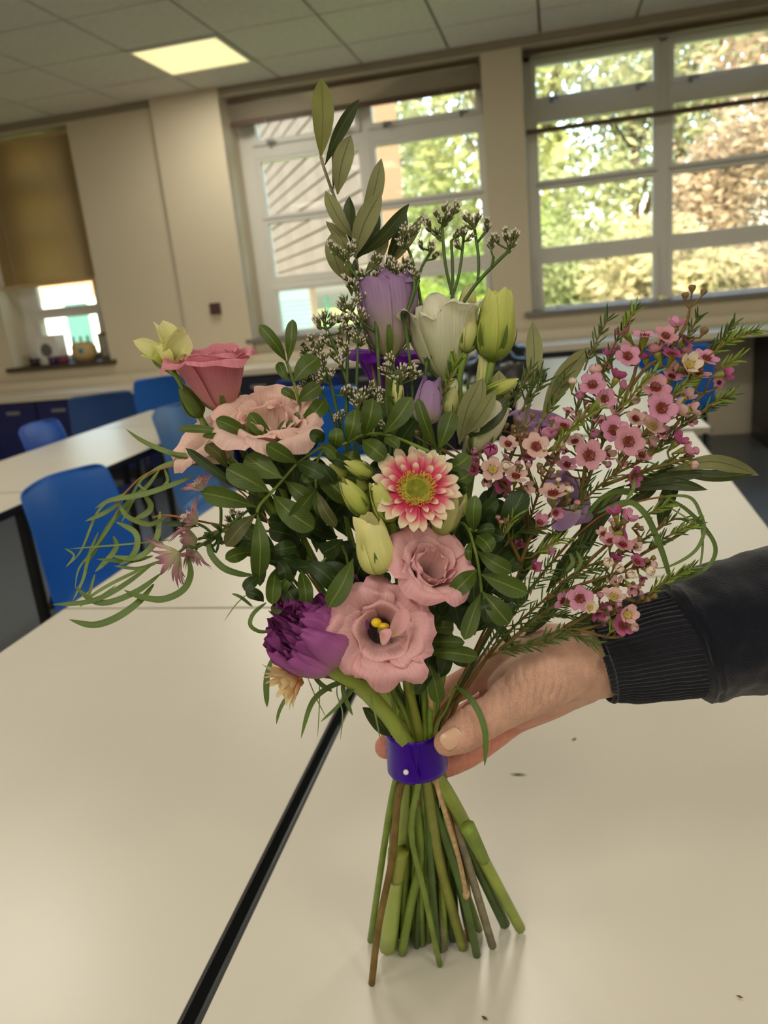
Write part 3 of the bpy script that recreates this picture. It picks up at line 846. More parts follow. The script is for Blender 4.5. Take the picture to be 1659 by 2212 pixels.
B_pale = petal_mat('pale_bud_petal', (150, 166, 84), (204, 208, 136), (222, 218, 162))

# ---------------------------------------------------------------- lisianthus, the pink pair in front
p = Plant('lisianthus', 'pale pink lisianthus pair facing the viewer low in front, with a cream bud', 'flower', table_pt(1000, 2045))
stem_to(p, [P(818, 1375, .437), P(868, 1440, .452), P(888, 1510, .468)], (910, 1612, .480), [(945, 1840), (978, 1970), (1000, 2045)], .0028, .0034, .0042, M_stemo)
fl, O, A, X = lisianthus(p, (820, 1362), .436, V(.04, .14, 1), .0268, S_pink, 11, 1.0, [(5, 1.08, 1.10), (5, 1.0, .80), (3, .90, .56)], True, .22)
# dark throat, yellow stigma and the folded inner petals
Yv = A.cross(X)
def disc(pl, name, c, A, r, m, parent, dome=.2, n=16):
    A, X = frame_of(A); Y = A.cross(X); v = [c + A * (dome * r)]; 
    for q in (.5, 1.0):
        for k in range(n):
            a = 2 * math.pi * k / n; v.append(c + (X * math.cos(a) + Y * math.sin(a)) * (r * q) + A * (dome * r * (1 - q * q)))
    f = [(0, 1 + k, 1 + (k + 1) % n) for k in range(n)] + [(1 + k, n + 1 + k, n + 1 + (k + 1) % n, 1 + (k + 1) % n) for k in range(n)]
    return pl.add(name, v, f, m, parent)
disc(p, 'throat', O + A * .009, A, .0068, mat('dark_throat', (34, 12, 22), .6), fl, -.5)
M_stig = mat('yellow_stigma', (226, 190, 20), .45)
def blob(pl, name, c, r, m, parent, sq=(1, 1, 1), n=10):
    v, f = [], []
    for j in range(n + 1):
        th = math.pi * j / n
        for k in range(n):
            a = 2 * math.pi * k / n; v.append(c + R_ * (math.sin(th) * math.cos(a) * r * sq[0]) + U_ * (math.cos(th) * r * sq[1]) - F_ * (math.sin(th) * math.sin(a) * r * sq[2]))
    for j in range(n):
        for k in range(n): f.append((j * n + k, j * n + (k + 1) % n, (j + 1) * n + (k + 1) % n, (j + 1) * n + k))
    return pl.add(name, v, f, m, parent)
blob(p, 'stigma', P(813, 1345, .409), .0026, M_stig, fl, (1.1, .95, .9)); blob(p, 'stigma', P(829, 1352, .409), .0023, M_stig, fl, (1.3, .7, .9))
p.tube('pistil', [O + A * .01, P(824, 1366, .415), P(820, 1350, .410)], [.0016, .0014, .0016], M_stemy, fl)
for (b, t, w, db, dt, rl) in (((846, 1378), (872, 1312), 34, .412, .400, .15), ((822, 1388), (842, 1358), 26, .412, .404, -.5)):
    o = leaf(p, b, t, w, db, dt, S_pink[0], 'pist', .004, 3, rl, 'petal', .5, fl)
fl2, O2, A2, X2 = lisianthus(p, (910, 1254), .430, V(.30, .52, .80), .0252, S_pink, 23, 1.0, [(5, 1.02, 1.0), (5, .98, .70), (4, .90, .38), (3, .82, .16)], True, .17)
p.tube('side_stem', [O2, P(905, 1330, .447), P(893, 1430, .458), P(888, 1505, .468)], [.0022, .0022, .0024, .0028], M_stem)
bud(p, (822, 1240), (794, 1116), 82, .414, .404, B_cream, 5, .36)
leaf(p, (790, 1200), (762, 1116), 34, .404, .400, B_cream, 'olive', .003, 10, .5, 'petal', .4)
p.tube('side_stem', [P(822, 1238, .42), P(850, 1300, .438), P(880, 1420, .456), P(888, 1505, .468)], [.0018, .0018, .002, .0024], M_stem)

# ---------------------------------------------------------------- buds round the gerbera
p = Plant('lisianthus', 'spray of closed yellow green lisianthus buds just left of the pink gerbera', 'flower', table_pt(868, 2058))
stem_to(p, [P(862, 1140, .435), P(868, 1260, .452), P(884, 1430, .470)], (895, 1612, .486), [(900, 1720), (908, 1850), (886, 1960), (868, 2058)], .0026, .003, .0036, M_stem)
for (b, t, w, db, dt, m_, op, sd) in (((793, 1112), (738, 1036), 48, .415, .408, B_green, .0, 1), ((848, 1128), (808, 1042), 52, .412, .405, B_green, .1, 2), ((806, 1028), (742, 998), 34, .418, .412, B_green, 0, 3),
    ((746, 1032), (716, 1000), 30, .425, .42, B_green, .05, 4), ((830, 1140), (812, 1078), 36, .425, .42, B_green, 0, 6), ((790, 1062), (772, 1034), 24, .428, .425, B_green, 0, 7),
    ((942, 1152), (996, 1068), 58, .425, .415, B_pale, .15, 8), ((990, 1120), (1004, 1062), 26, .43, .424, B_green, 0, 9)):
    bud(p, b, t, w, db, dt, m_, 40 + sd, op)
    p.tube('side_stem', [P(*b, db), P((b[0] + 862) / 2, b[1] + 40, db + .012), P(865, 1230, .449)], [.0017, .0017, .002], M_stem)

# ---------------------------------------------------------------- gerberas
def gerbera(pl, c, d, axis, R, n, petals, seed, disc_mats, rise=.32, tipw=1.):
    rg = random.Random(seed); fl = pl.sub('flower'); O = P(*c, d); A, X = frame_of(axis, rg.uniform(0, 6)); Y = A.cross(X)
    for layer, (cnt, rl, zr_, off) in enumerate(((n, 1.0, rise, 0), (int(n * .62), .86, rise * 1.25, .5), (int(n * .5), .62, rise * 1.2, .2))):
        for k in range(cnt):
            a = 2 * math.pi * (k + off) / cnt + rg.uniform(-.07, .07)
            dr = X * math.cos(a) + Y * math.sin(a); L = R * rl * rg.uniform(.93, 1.05); zz = zr_ * rg.uniform(.7, 1.25)
            pts = [O + dr * (.30 * R) + A * (.05 * R), O + dr * (.30 * R + .35 * (L - .3 * R)) + A * (.4 * zz * R), O + dr * (.3 * R + .72 * (L - .3 * R)) + A * (.8 * zz * R), O + dr * L + A * (zz * R * .95)]
            o = ribbon_leaf(pl, 'petal', pts, R * (.245 if layer < 2 else .15) * tipw * rg.uniform(.9, 1.1), petals, 'gerb', rg.uniform(-.25, .25), .30, 4, 10, fl, face=A)
    v, f = [], []
    def spike(p0, ax, r, h):
        x = ax.orthogonal().normalized(); y = ax.cross(x); k = len(v)
        for q in range(4): v.append(p0 + (x * math.cos(q * 1.571) + y * math.sin(q * 1.571)) * r)
        for q in range(4): v.append(p0 + ax * h + (x * math.cos(q * 1.571) + y * math.sin(q * 1.571)) * r * .75)
        f.extend([(k + q, k + (q + 1) % 4, k + 4 + (q + 1) % 4, k + 4 + q) for q in range(4)] + [(k + 4, k + 5, k + 6, k + 7)])
    for k in range(340):
        rr = R * (.22 + .18 * math.sqrt(rg.random())); a = rg.uniform(0, 6.283); dr = X * math.cos(a) + Y * math.sin(a)
        q = (rr / R - .22) / .18
        spike(O + dr * rr + A * (.13 * R - .04 * q * R), (A + dr * (q * .9 - .3) + Vector((rg.uniform(-.3, .3),) * 3)).normalized(), R * .011, R * rg.uniform(.06, .10))
    o = pl.add('disc_florets', v, f, disc_mats[0], fl, smooth=False); o['kind'] = 'stuff'
    v, f = [], []
    for k in range(260):
        rr = R * .22 * math.sqrt(k / 260); a = k * 2.39996; dr = X * math.cos(a) + Y * math.sin(a)
        spike(O + dr * rr + A * (.11 * R), (A + dr * .2).normalized(), R * .013, R * .05)
    o = pl.add('disc_centre', v, f, disc_mats[1], fl, smooth=False); o['kind'] = 'stuff'
    disc(pl, 'disc', O + A * (.06 * R), A, R * .40, disc_mats[1], fl, .18, 24)
    return fl, O, A
SHAPES['gerb'] = ([0, .1, .3, .6, .8, .92, 1], [.5, .66, .88, 1, .92, .66, .12])
M_flor = mat('yellow_disc_floret', (226, 188, 96), .6, .2, vary=.25, scale=500)
M_dcen = mat('green_disc_centre', (166, 168, 62), .6, .2, vary=.25, scale=300)
p = Plant('gerbera', 'pink gerbera with cream petal tips and a yellow green eye, in the middle', 'flower', table_pt(950, 2085))
fl, O, A = gerbera(p, (899, 1060), .410, V(.03, .42, 1), .0246, 22, petal_mat('gerbera_petal', (214, 60, 100), (228, 116, 136), (240, 226, 196), p=(.30, .58, .86)), 3, (M_flor, M_dcen), .18)
stem_to(p, [O, P(902, 1110, .425), P(896, 1250, .452), P(912, 1430, .472)], (918, 1612, .478), [(888, 1790), (915, 1920), (950, 2085)], .0026, .0022, .0022, M_stem)
p = Plant('gerbera', 'small peach gerbera seen from the side, tucked under the purple tulip', 'flower', table_pt(1090, 1995))
fl, O, A = gerbera(p, (648, 1455), .432, V(-.85, -.45, .35), .0150, 16, petal_mat('peach_gerbera_petal', (222, 130, 100), (230, 190, 140), (240, 226, 178)), 9, (M_flor, M_dcen), .9, 1.2)
stem_to(p, [O, P(690, 1448, .44), P(770, 1490, .455), P(840, 1560, .470)], (872, 1606, .478), [(950, 1700), (1040, 1890), (1090, 1995)], .0022, .0032, .0046, M_stemd)

# ---------------------------------------------------------------- double tulips
S_tul = petal_mat('purple_tulip_petal', (170, 150, 130), (176, 104, 164), (156, 78, 148), rough=.45, trans=.2)
S_tuld = petal_mat('purple_tulip_petal_inner', (140, 60, 130), (150, 76, 140), (136, 60, 128), rough=.45, trans=.2)
def tulip(pl, c, d, axis, S, seed, n=1.):
    rg = random.Random(seed); fl = pl.sub('flower'); O = P(*c, d); A, X = frame_of(axis, rg.uniform(0, 6))
    for li, (cnt, sl, r, top, m_) in enumerate(((5, .74, .60, .56, S_tul), (7, .86, .55, .52, S_tul), (9, .96, .48, .44, S_tuld), (10, 1.02, .40, .36, S_tul), (9, 1.02, .29, .27, S_tuld), (7, 1.0, .17, .15, S_tul))):
        for k in range(cnt):
            ph = 6.283 * k / cnt + rg.uniform(-.3, .3) + li; q = rg.uniform(.86, 1.1)
            r_ = r; q *= n
            prof = [(.05, 0), (r * .80 * q, .14), (r * q, .40), (r * q * .98, .66), (top * 1.02 * q, .88), (top * .80 * q, 1.0)]
            hw = .92 if li == 0 else .74
            v, f, uv = petal_geo(O, A, X, ph, sc(prof, S * sl * rg.uniform(.80, 1.06)), [.95 * hw, .85 * hw, .72 * hw, .60 * hw, .50 * hw], 10, 12, .16, 3.2, rg.uniform(0, 90), .16, .30, .20)
            pl.add('petal', v, f, m_, fl, uv)
    return fl, O, A
p = Plant('tulip', 'full purple double tulip turned left on a thick bent green stem, low on the left', 'flower', table_pt(1124, 2006))
fl, O, A = tulip(p, (716, 1410), .434, V(-.60, .50, .58), .0400, 4, 1.2)
stem_to(p, [O + A * .002, P(722, 1446, .432), P(778, 1482, .443), P(838, 1548, .462)], (884, 1612, .475), [(962, 1705), (1050, 1868), (1124, 2006)], .0048, .0048, .0042, mat('tulip_stem', (142, 160, 66), .45, .4, vary=.25, scale=30))
p.tube('leaf_sheath', [P(1010, 1786, .502), P(1024, 1814, .509), P(1046, 1858, .519)], [.0054, .0050, .0040], M_stem)
p = Plant('tulip', 'second purple tulip facing the viewer between the first and the pink lisianthus', 'flower', table_pt(838, 2046))
fl, O, A = tulip(p, (742, 1412), .446, V(-.16, .80, .55), .0380, 8, 1.1)
stem_to(p, [O, P(790, 1470, .458), P(850, 1540, .472)], (876, 1612, .487), [(870, 1720), (858, 1840), (838, 2046)], .0044, .0046, .0072, mat('pale_green_stem', (158, 176, 92), .4, .4, vary=.15, scale=20))
p.tube('leaf_sheath', [P(861, 1836, .533), P(858, 1860, .538), P(855, 1900, .545)], [.0074, .0070, .0056], M_stemo)
p = Plant('tulip', 'small purple tulip tip showing above the pink lisianthus', 'flower', table_pt(872, 2040))
fl, O, A = tulip(p, (775, 1335), .462, V(-.05, .95, .2), .0270, 12)
stem_to(p, [O, P(812, 1400, .466), P(850, 1500, .474)], (884, 1610, .494), [(876, 1850), (872, 2040)], .003, .003, .0034, M_stem)

# ---------------------------------------------------------------- left lisianthus sprays
p = Plant('lisianthus', 'deep pink lisianthus rose at the upper left with two pale green buds', 'flower', table_pt(1030, 2063))
fl, O, A, X = lisianthus(p, (486, 895), .452, V(-.16, .90, .36), .0370, S_rose, 31, 1.0, [(4, 1.0, .58), (4, 1.0, .34), (3, .97, .14)], True, .17)
stem_to(p, [O, P(505, 940, .455), P(545, 1010, .46), P(640, 1180, .475), P(800, 1450, .482)], (900, 1608, .492), [(945, 1760), (1000, 1930), (1030, 2063)], .002, .0028, .0032, M_stemd)
ob = p.sub('bud')
for b_, t_, w_, d0_, d1_, m_, rl_, cv_ in (((374, 802), (396, 706), 66, .458, .452, B_pale, .2, -6), ((374, 802), (352, 692), 44, .456, .450, B_pale, -.4, 8), ((372, 802), (330, 694), 34, .454, .447, B_cream, .5, 6), ((370, 802), (288, 736), 32, .454, .446, B_pale, -.4, 12), ((370, 803), (304, 768), 30, .452, .446, B_green, .4, 12), ((384, 798), (406, 722), 50, .452, .447, B_pale, -.5, -12), ((372, 802), (376, 712), 52, .462, .462, B_pale, .3, 0), ((380, 800), (402, 765), 28, .448, .444, B_cream, .4, -10), ((368, 803), (330, 740), 30, .449, .443, B_cream, .2, 8)):
    leaf(p, b_, t_, w_, d0_, d1_, m_, 'olive', .006, cv_, rl_, 'petal', .5, ob, rl_ + .7)
calyx(p, P(374, 806, .457), *frame_of(V(-.35, .93, .1)), .016, leaf_mat('sepal_green', (96, 120, 48), (120, 140, 70)), ob, 5, .9, .07, .4)
bud(p, (434, 902), (390, 832), 42, .455, .45, leaf_mat('green_calyx_bud', (96, 116, 50), (120, 140, 70)), 14, 0)
p.tube('side_stem', [P(372, 798, .457), P(410, 860, .458), P(470, 960, .460), P(560, 1060, .464), P(640, 1180, .475)], [.0016, .0016, .002, .002, .002], M_stem)
p.tube('side_stem', [P(434, 900, .455), P(452, 945, .456), P(500, 1000, .46), P(560, 1062, .464)], .0017, M_stem)
p = Plant('lisianthus', 'two broad peach pink lisianthus blooms below the deep pink rose', 'flower', table_pt(960, 2048))
fl, O, A, X = lisianthus(p, (586, 982), .455, V(.06, .72, .68), .0315, S_peach, 41, 1.0, [(5, 1.02, .95), (5, .98, .62), (4, .94, .30), (3, .9, .1)], True, .18)
stem_to(p, [O, P(610, 1060, .462), P(690, 1230, .474), P(848, 1490, .474)], (893, 1606, .482), [(950, 1850), (960, 2048)], .002, .0026, .0028, M_stem)
fl, O, A, X = lisianthus(p, (500, 996), .466, V(-.55, .55, .45), .0270, S_peach, 43, 1.0, [(5, 1.0, .95), (4, .94, .5)])
p.tube('side_stem', [O, P(530, 1040, .468), P(610, 1140, .47), P(690, 1232, .474)], .0018, M_stem)

# ---------------------------------------------------------------- the pale blooms at the top
p = Plant('lisianthus', 'lilac lisianthus at the top with tall cupped petals', 'flower', table_pt(925, 2030))
fl, O, A, X = lisianthus(p, (842, 778), .462, V(-.06, .98, .06), .0460, S_lilac, 51, 1.0, [(4, 1.0, .08), (3, 1.0, .02)], True, .17)
stem_to(p, [O, P(842, 860, .465), P(862, 1100, .474), P(876, 1450, .476)], (898, 1604, .480), [(922, 1800), (925, 2030)], .0024, .0028, .0032, M_stem)
p = Plant('lisianthus', 'ruffled white lisianthus beside the lilac one', 'flower', table_pt(945, 2056))
fl, O, A, X = lisianthus(p, (962, 824), .470, V(-.10, .96, .16), .0440, S_white, 57, 1.0, [(5, 1.0, .40), (4, .98, .24), (4, .94, .08)], True, .27)
stem_to(p, [O, P(968, 860, .472), P(948, 1100, .478), P(945, 1430, .475)], (925, 1600, .480), [(930, 1850), (945, 2056)], .002, .0026, .003, M_stemd)
leaf(p, (962, 838), (990, 835), 40, .462, .455, S_white[0], 'pist', .004, 0, .2, 'petal')
p = Plant('lisianthus', 'tall pale green lisianthus buds to the right of the white bloom', 'flower', table_pt(1035, 2008))
bud(p, (1062, 782), (1080, 620), 80, .452, .446, B_green, 61, .38)
bud(p, (1006, 764), (1020, 678), 44, .456, .452, B_pale, 62, .0)
bud(p, (1004, 696), (1016, 612), 38, .464, .462, B_pale, 63, .05)
bud(p, (1046, 852), (1122, 820), 32, .446, .440, B_green, 64, 0)
bud(p, (1040, 880), (1050, 740), 34, .458, .456, B_pale, 65, .2)
stem_to(p, [P(1062, 782, .452), P(1050, 850, .454), P(1022, 1000, .466), P(975, 1330, .470), P(958, 1450, .472)], (938, 1598, .481), [(985, 1850), (1035, 2008)], .0022, .0026, .003, M_stem)
p.tube('side_stem', [P(1006, 764, .456), P(992, 830, .458), P(1004, 930, .464), P(1010, 1060, .468)], .0018, M_stem)
p.tube('side_stem', [P(1004, 696, .464), P(1000, 760, .462), P(990, 832, .459)], .0016, M_stem)
p.tube('side_stem', [P(1046, 852, .446), P(1034, 920, .458), P(1022, 1000, .466)], .0015, M_stem)
p = Plant('lisianthus', 'small lilac bud with a cream half open bloom in the upper middle', 'flower', table_pt(978, 2030))
bud(p, (918, 920), (934, 815), 62, .440, .436, S_lilac[0], 71, .25)
fl, O, A, X = lisianthus(p, (1022, 985), .450, V(.25, .95, .18), .032, S_white, 72, 1.0, [(4, 1.0, .12), (3, .95, .0)])
bud(p, (966, 905), (976, 835), 40, .446, .442, B_pale, 73, .15)
bud(p, (860, 880), (858, 805), 26, .452, .450, B_cream, 74, .1)
stem_to(p, [P(918, 920, .44), P(920, 1000, .45), P(922, 1300, .472)], (916, 1606, .486), [(955, 1860), (978, 2030)], .002, .0024, .0028, M_stemd)
p.tube('side_stem', [O, P(1000, 1060, .458), P(940, 1280, .472)], .0018, M_stemd)
p = Plant('lisianthus', 'lilac lisianthus deep behind the lower pink waxflowers', 'flower', table_pt(985, 2002))
fl, O, A, X = lisianthus(p, (1196, 1098), .482, V(.45, .45, .75), .0185, S_lilac, 81, .95, [(5, 1.0, 1.0), (4, .9, .6)])
leaf(p, (1255, 1085), (1192, 1142), 44, .462, .448, S_lilac[0], 'pist', .004, -5, .2, 'petal')
fl, O, A, X = lisianthus(p, (1150, 980), .480, V(.1, .9, .4), .026, S_lilac, 83, .9, [(4, 1.0, .7)])
stem_to(p, [P(1190, 1152, .476), P(1100, 1290, .482), P(1010, 1450, .488)], (944, 1600, .494), [(975, 1850), (985, 2002)], .002, .0024, .0028, M_stemd)
p = Plant('lisianthus', 'vivid violet bloom showing behind the lilac lisianthus', 'flower', table_pt(900, 2000))
fl, O, A, X = lisianthus(p, (826, 846), .492, V(.0, .92, .3), .027, S_violet, 91, 1.0, [(5, 1.0, .9), (4, .9, .4)])
stem_to(p, [O, P(850, 1000, .492), P(885, 1400, .496)], (905, 1600, .502), [(905, 1850), (900, 2000)], .002, .0026, .003, M_stemd)

# ---------------------------------------------------------------- astrantia
M_ast = petal_mat('astrantia_bract', (214, 214, 170), (206, 156, 168), (140, 78, 98), trans=.35, vein=.3, p=(.2, .62, 1.))
p = Plant('astrantia', 'dusky pink astrantia sprig with starry papery heads at the far left', 'flower', table_pt(890, 2012))
heads = [((437, 1060), V(-.35, .75, .30), 46, .452, 1), ((428, 1132), V(-.80, .45, .25), 64, .452, 2), ((428, 1165), V(-.85, -.10, .15), 62, .455, 3), ((424, 1188), V(-.25, -.75, .2), 48, .458, 4), ((388, 1192), V(-.72, -.50, -.05), 74, .444, 5), ((600, 1030), V(-.2, .5, .5), 34, .468, 6)]
for (c, ax, r, d, sd) in heads:
    rg = random.Random(sd); fl = p.sub('flower'); O = P(*c, d); A, X = frame_of(ax, rg.uniform(0, 6)); Y = A.cross(X); R = px(r, d)
    for k in range(18):
        a = 6.283 * k / 18 + rg.uniform(-.1, .1); dr = X * math.cos(a) + Y * math.sin(a); L = R * rg.uniform(.85, 1.1)
        pts = [O, O + dr * (.26 * L) + A * (.14 * L), O + dr * (.62 * L) + A * (.40 * L), O + dr * (.98 * L) + A * (.52 * L)]
        ribbon_leaf(p, 'bract', pts, R * .19, M_ast, 'olive', rg.uniform(-.3, .3), .3, 2, 9, fl, face=A)
    v, f = [], []
    for k in range(46):
        a = rg.uniform(0, 6.283); q = rg.uniform(.05, .6); dr = X * math.cos(a) + Y * math.sin(a); h = (A + dr * q).normalized() * R * rg.uniform(.42, .62)
        tv, tf = tube_geo([O + h * .1, O + h], R * .008, 3, False); b0 = len(v); v += tv; f += [tuple(i + b0 for i in t) for t in tf]
        e = O + h; x = A.orthogonal().normalized() * R * .035; y = A.cross(x); b0 = len(v)
        v += [e + x, e + y, e - x, e - y, e + A * R * .05, e - A * R * .04]; f += [(b0, b0 + 1, b0 + 4), (b0 + 1, b0 + 2, b0 + 4), (b0 + 2, b0 + 3, b0 + 4), (b0 + 3, b0, b0 + 4), (b0 + 1, b0, b0 + 5), (b0 + 2, b0 + 1, b0 + 5), (b0 + 3, b0 + 2, b0 + 5), (b0, b0 + 3, b0 + 5)]
    o = p.add('stamens', v, f, mat('pale_stamen', (206, 190, 176), .6, .2, vary=.3, scale=300), fl, smooth=False); o['kind'] = 'stuff'
    p.tube('flower_stalk', [O, O - A * R * .3, P(c[0] + 38, c[1] - 10 if sd > 3 else c[1] + 28, d + .003), P(476, 1150, .457)], .0009, M_stemd, fl, 6)
stem_to(p, [P(440, 1160, .457), P(520, 1148, .460), P(620, 1250, .470), P(780, 1470, .478)], (888, 1606, .476), [(905, 1850), (890, 2012)], .0014, .0022, .0024, M_wood)
for b, t, w in (((480, 1150), (455, 1132), 8), ((455, 1165), (440, 1150), 9), ((470, 1160), (448, 1176), 10), ((430, 1138), (350, 1132), 13)):
    leaf(p, b, t, w, .449, .446, L_pistd, 'olive', .002, 3)

# ---------------------------------------------------------------- olive
def sprig(name, label, cat, end, nk, line, ends_mid, rad, leaves, m=M_stemd, pre=None):
    p = Plant(name, label, cat, table_pt(*end)); 
    stem_to(p, [P(*q) for q in line], nk, ends_mid + [end], rad[0], rad[1], rad[2], m)
    return p
T, Un, Yg = L_olivet, L_oliveu, L_olivey
p = sprig('olive_branch', 'tall olive branch rising at the top of the bouquet', 'foliage', (955, 2050), (908, 1600, .500),
    [(693, 338, .452), (703, 372, .452), (728, 440, .455), (762, 520, .458), (778, 620, .464), (800, 760, .472), (830, 960, .480), (870, 1300, .488)], [(952, 1850)], (.0009, .0030, .0034), None, M_woodg)
for b, t, w, m_, rl, cv, d0, d1 in [((693, 340), (694, 168), 48, Yg, .1, 4, .452, .448), ((702, 356), (776, 214), 28, T, .5, -6, .452, .456), ((719, 410), (722, 292), 16, T, .8, 2, .455, .458), ((729, 420), (758, 292), 43, Un, .15, -6, .452, .446),
    ((763, 516), (703, 412), 32, Un, .3, -5, .456, .452), ((766, 540), (755, 424), 28, T, .4, -6, .459, .462), ((765, 556), (824, 414), 46, Un, .1, -8, .455, .444), ((778, 500), (824, 342), 36, Un, .3, 5, .462, .458),
    ((768, 562), (820, 460), 26, T, .4, 6, .460, .458), ((772, 556), (884, 440), 30, T, .4, 8, .457, .452), ((788, 590), (838, 498), 24, Un, .5, 6, .464, .462), ((832, 575), (878, 458), 28, T, .4, 4, .466, .460), ((838, 578), (915, 462), 22, Un, .5, 3, .466, .462),
    ((742, 604), (716, 504), 38, Un, .1, -6, .462, .456), ((754, 572), (704, 478), 24, Un, .4, 12, .462, .458), ((766, 622), (766, 560), 14, T, .4, 0, .462, .46), ((760, 640), (752, 560), 24, Yg, .3, 0, .464, .462)]:
    leaf(p, b, t, w, d0, d1, m_, 'olive', .004, cv, rl)
p = sprig('olive_branch', 'pale young olive sprig in the upper right of the middle', 'foliage', (862, 2022), (930, 1604, .484),
    [(1010, 940, .438), (1000, 985, .444), (985, 1080, .455), (955, 1330, .474)], [(870, 1830)], (.0012, .0024, .0028), None, M_woodg)
for b, t, w, m_, rl, cv, d0, d1 in [((992, 960), (1040, 818), 40, Un, .2, -8, .440, .434), ((998, 950), (1044, 815), 36, Un, -.5, 6, .440, .436), ((1008, 938), (1070, 842), 34, Un, .2, 4, .436, .428), ((1010, 945), (1096, 856), 40, T, -.3, 10, .440, .436),
    ((1090, 905), (1078, 800), 44, Un, .2, -4, .452, .450), ((1146, 850), (1150, 694), 36, Un, .15, 6, .456, .456), ((1170, 905), (1272, 750), 44, Un, .35, -10, .452, .452), ((1172, 890), (1262, 770), 26, Yg, .6, -8, .454, .452), ((980, 910), (945, 868), 24, T, .3, 5, .446, .444), ((1040, 860), (1046, 770), 26, Yg, .4, 3, .46, .458)]:
    leaf(p, b, t, w, d0, d1, m_, 'olive', .004, cv, rl)
p.tube('twig', [P(1146, 850, .456), P(1130, 920, .456), P(1060, 1080, .46), P(975, 1220, .468)], .0012, M_woodg)
p.tube('twig', [P(1170, 905, .452), P(1130, 980, .455), P(1060, 1085, .46)], .001, M_woodg)
p = sprig('olive_branch', 'dark glossy olive branch pointing right below the waxflowers', 'foliage', (1064, 2044), (942, 1606, .498),
    [(1500, 1010, .470), (1420, 1030, .470), (1330, 1075, .472), (1240, 1160, .476), (1100, 1330, .482), (990, 1500, .490)], [(1010, 1860)], (.0009, .0026, .0032), None, M_woodg)
for b, t, w, m_, rl, cv, d0, d1 in [((1440, 1018), (1640, 1027), 34, L_oliveu, .35, -26, .468, .476), ((1430, 1008), (1632, 1022), 26, T, -.5, 14, .470, .476), ((1360, 1052), (1522, 1024), 26, T, .1, -6, .466, .462), ((1350, 1062), (1528, 1058), 28, T, .0, -16, .468, .462), ((1350, 1050), (1465, 1008), 24, T, .5, 4, .474, .47),
    ((1478, 998), (1424, 1142), 34, T, .2, 6, .474, .482), ((1345, 1090), (1424, 1044), 24, T, .4, 4, .474, .478), ((1245, 1185), (1350, 1048), 36, T, .3, -14, .476, .474), ((1270, 1195), (1345, 1065), 26, T, .5, -14, .480, .478), ((1180, 1280), (1300, 1130), 34, T, .2, -6, .484, .482), ((1130, 1380), (1230, 1250), 32, T, .2, 5, .488, .49),
    ((1200, 1370), (1300, 1320), 40, T, .4, 8, .478, .47), ((1150, 1395), (1235, 1372), 26, Un, .3, -5, .468, .46), ((1190, 1180), (1260, 1060), 30, T, .3, 0, .482, .48), ((1110, 1400), (1060, 1330), 22, T, .4, 0, .47, .47)]:
    leaf(p, b, t, w, d0, d1, m_, 'olive', .004, cv, rl)
p = sprig('olive_branch', 'short dark olive shoot with one leaf showing left of the purple ribbon', 'foliage', (842, 2020), (862, 1600, .482), [(812, 1560, .464), (840, 1585, .474)], [(850, 1760), (846, 1900)], (.001, .002, .0028), None, M_stemd)
leaf(p, (842, 1590), (783, 1528), 36, .474, .458, T, 'olive', .004, 4, .2); leaf(p, (905, 1600), (826, 1478), 44, .482, .474, T, 'olive', .004, 6, .3)

# ---------------------------------------------------------------- pistacia (glossy paired leaves)
def pist(label, end, nk, line, leaves, d, mid=None, stem_m=M_stem, rad=(.0009, .0022, .0026), side=()):
    p = Plant('pistacia_sprig', label, 'foliage', table_pt(*end))
    stem_to(p, [P(*q) for q in line], nk, (mid or []) + [end], *rad, stem_m)
    for q in side: p.tube('twig', [P(*k) for k in q], .0009, stem_m)
    for L_ in leaves:
        b, t, w = L_[:3]; m_ = L_[3] if len(L_) > 3 and L_[3] else L_pist; dd = L_[4] if len(L_) > 4 else d
        leaf(p, b, t, w, dd, dd - rnd.uniform(-.004, .012), m_, 'pist', rnd.uniform(.002, .006), rnd.uniform(-6, 6))
    return p
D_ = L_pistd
pist('broad pistacia sprig fanning out to the left above the table', (800, 2032), (868, 1598, .474),
    [(555, 1108, .424), (562, 1090, .424), (585, 1065, .424), (612, 1035, .426), (650, 995, .432), (712, 965, .440), (728, 1040, .455), (780, 1250, .468), (830, 1450, .474)],
    [((611, 1033), (532, 984), 54), ((583, 1063), (489, 1012), 52), ((554, 1095), (436, 1064), 44), ((553, 1110), (488, 1180), 36, L_pistb), ((556, 1110), (560, 1244), 42), ((642, 1000), (575, 960), 38), ((556, 1115), (562, 1266), 34, D_, .432),
     ((615, 1038), (690, 1096), 40, None, .43), ((588, 1068), (678, 1142), 54, None, .426), ((560, 1245), (528, 1276), 28, D_), ((640, 1000), (700, 1030), 36, D_), ((612, 1040), (560, 1020), 30, D_, .436)], .418, [(840, 1760)], M_stem)
pist('pistacia sprig hanging down the left of the bouquet middle', (846, 1990), (856, 1600, .478),
    [(683, 1056, .428), (683, 1020, .430), (690, 985, .434), (720, 985, .445), (770, 1250, .466), (820, 1450, .474)],
    [((682, 1057), (632, 1132), 38), ((684, 1060), (702, 1112), 32), ((684, 1060), (726, 1138), 28, L_pistb), ((680, 1000), (656, 1042), 32), ((685, 1025), (752, 1084), 48, None, .432), ((690, 1000), (722, 1042), 32, D_), ((682, 1060), (650, 1160), 44, D_, .436), ((688, 1028), (655, 1072), 34, D_, .436), ((700, 985), (760, 1010), 30, D_)], .420)
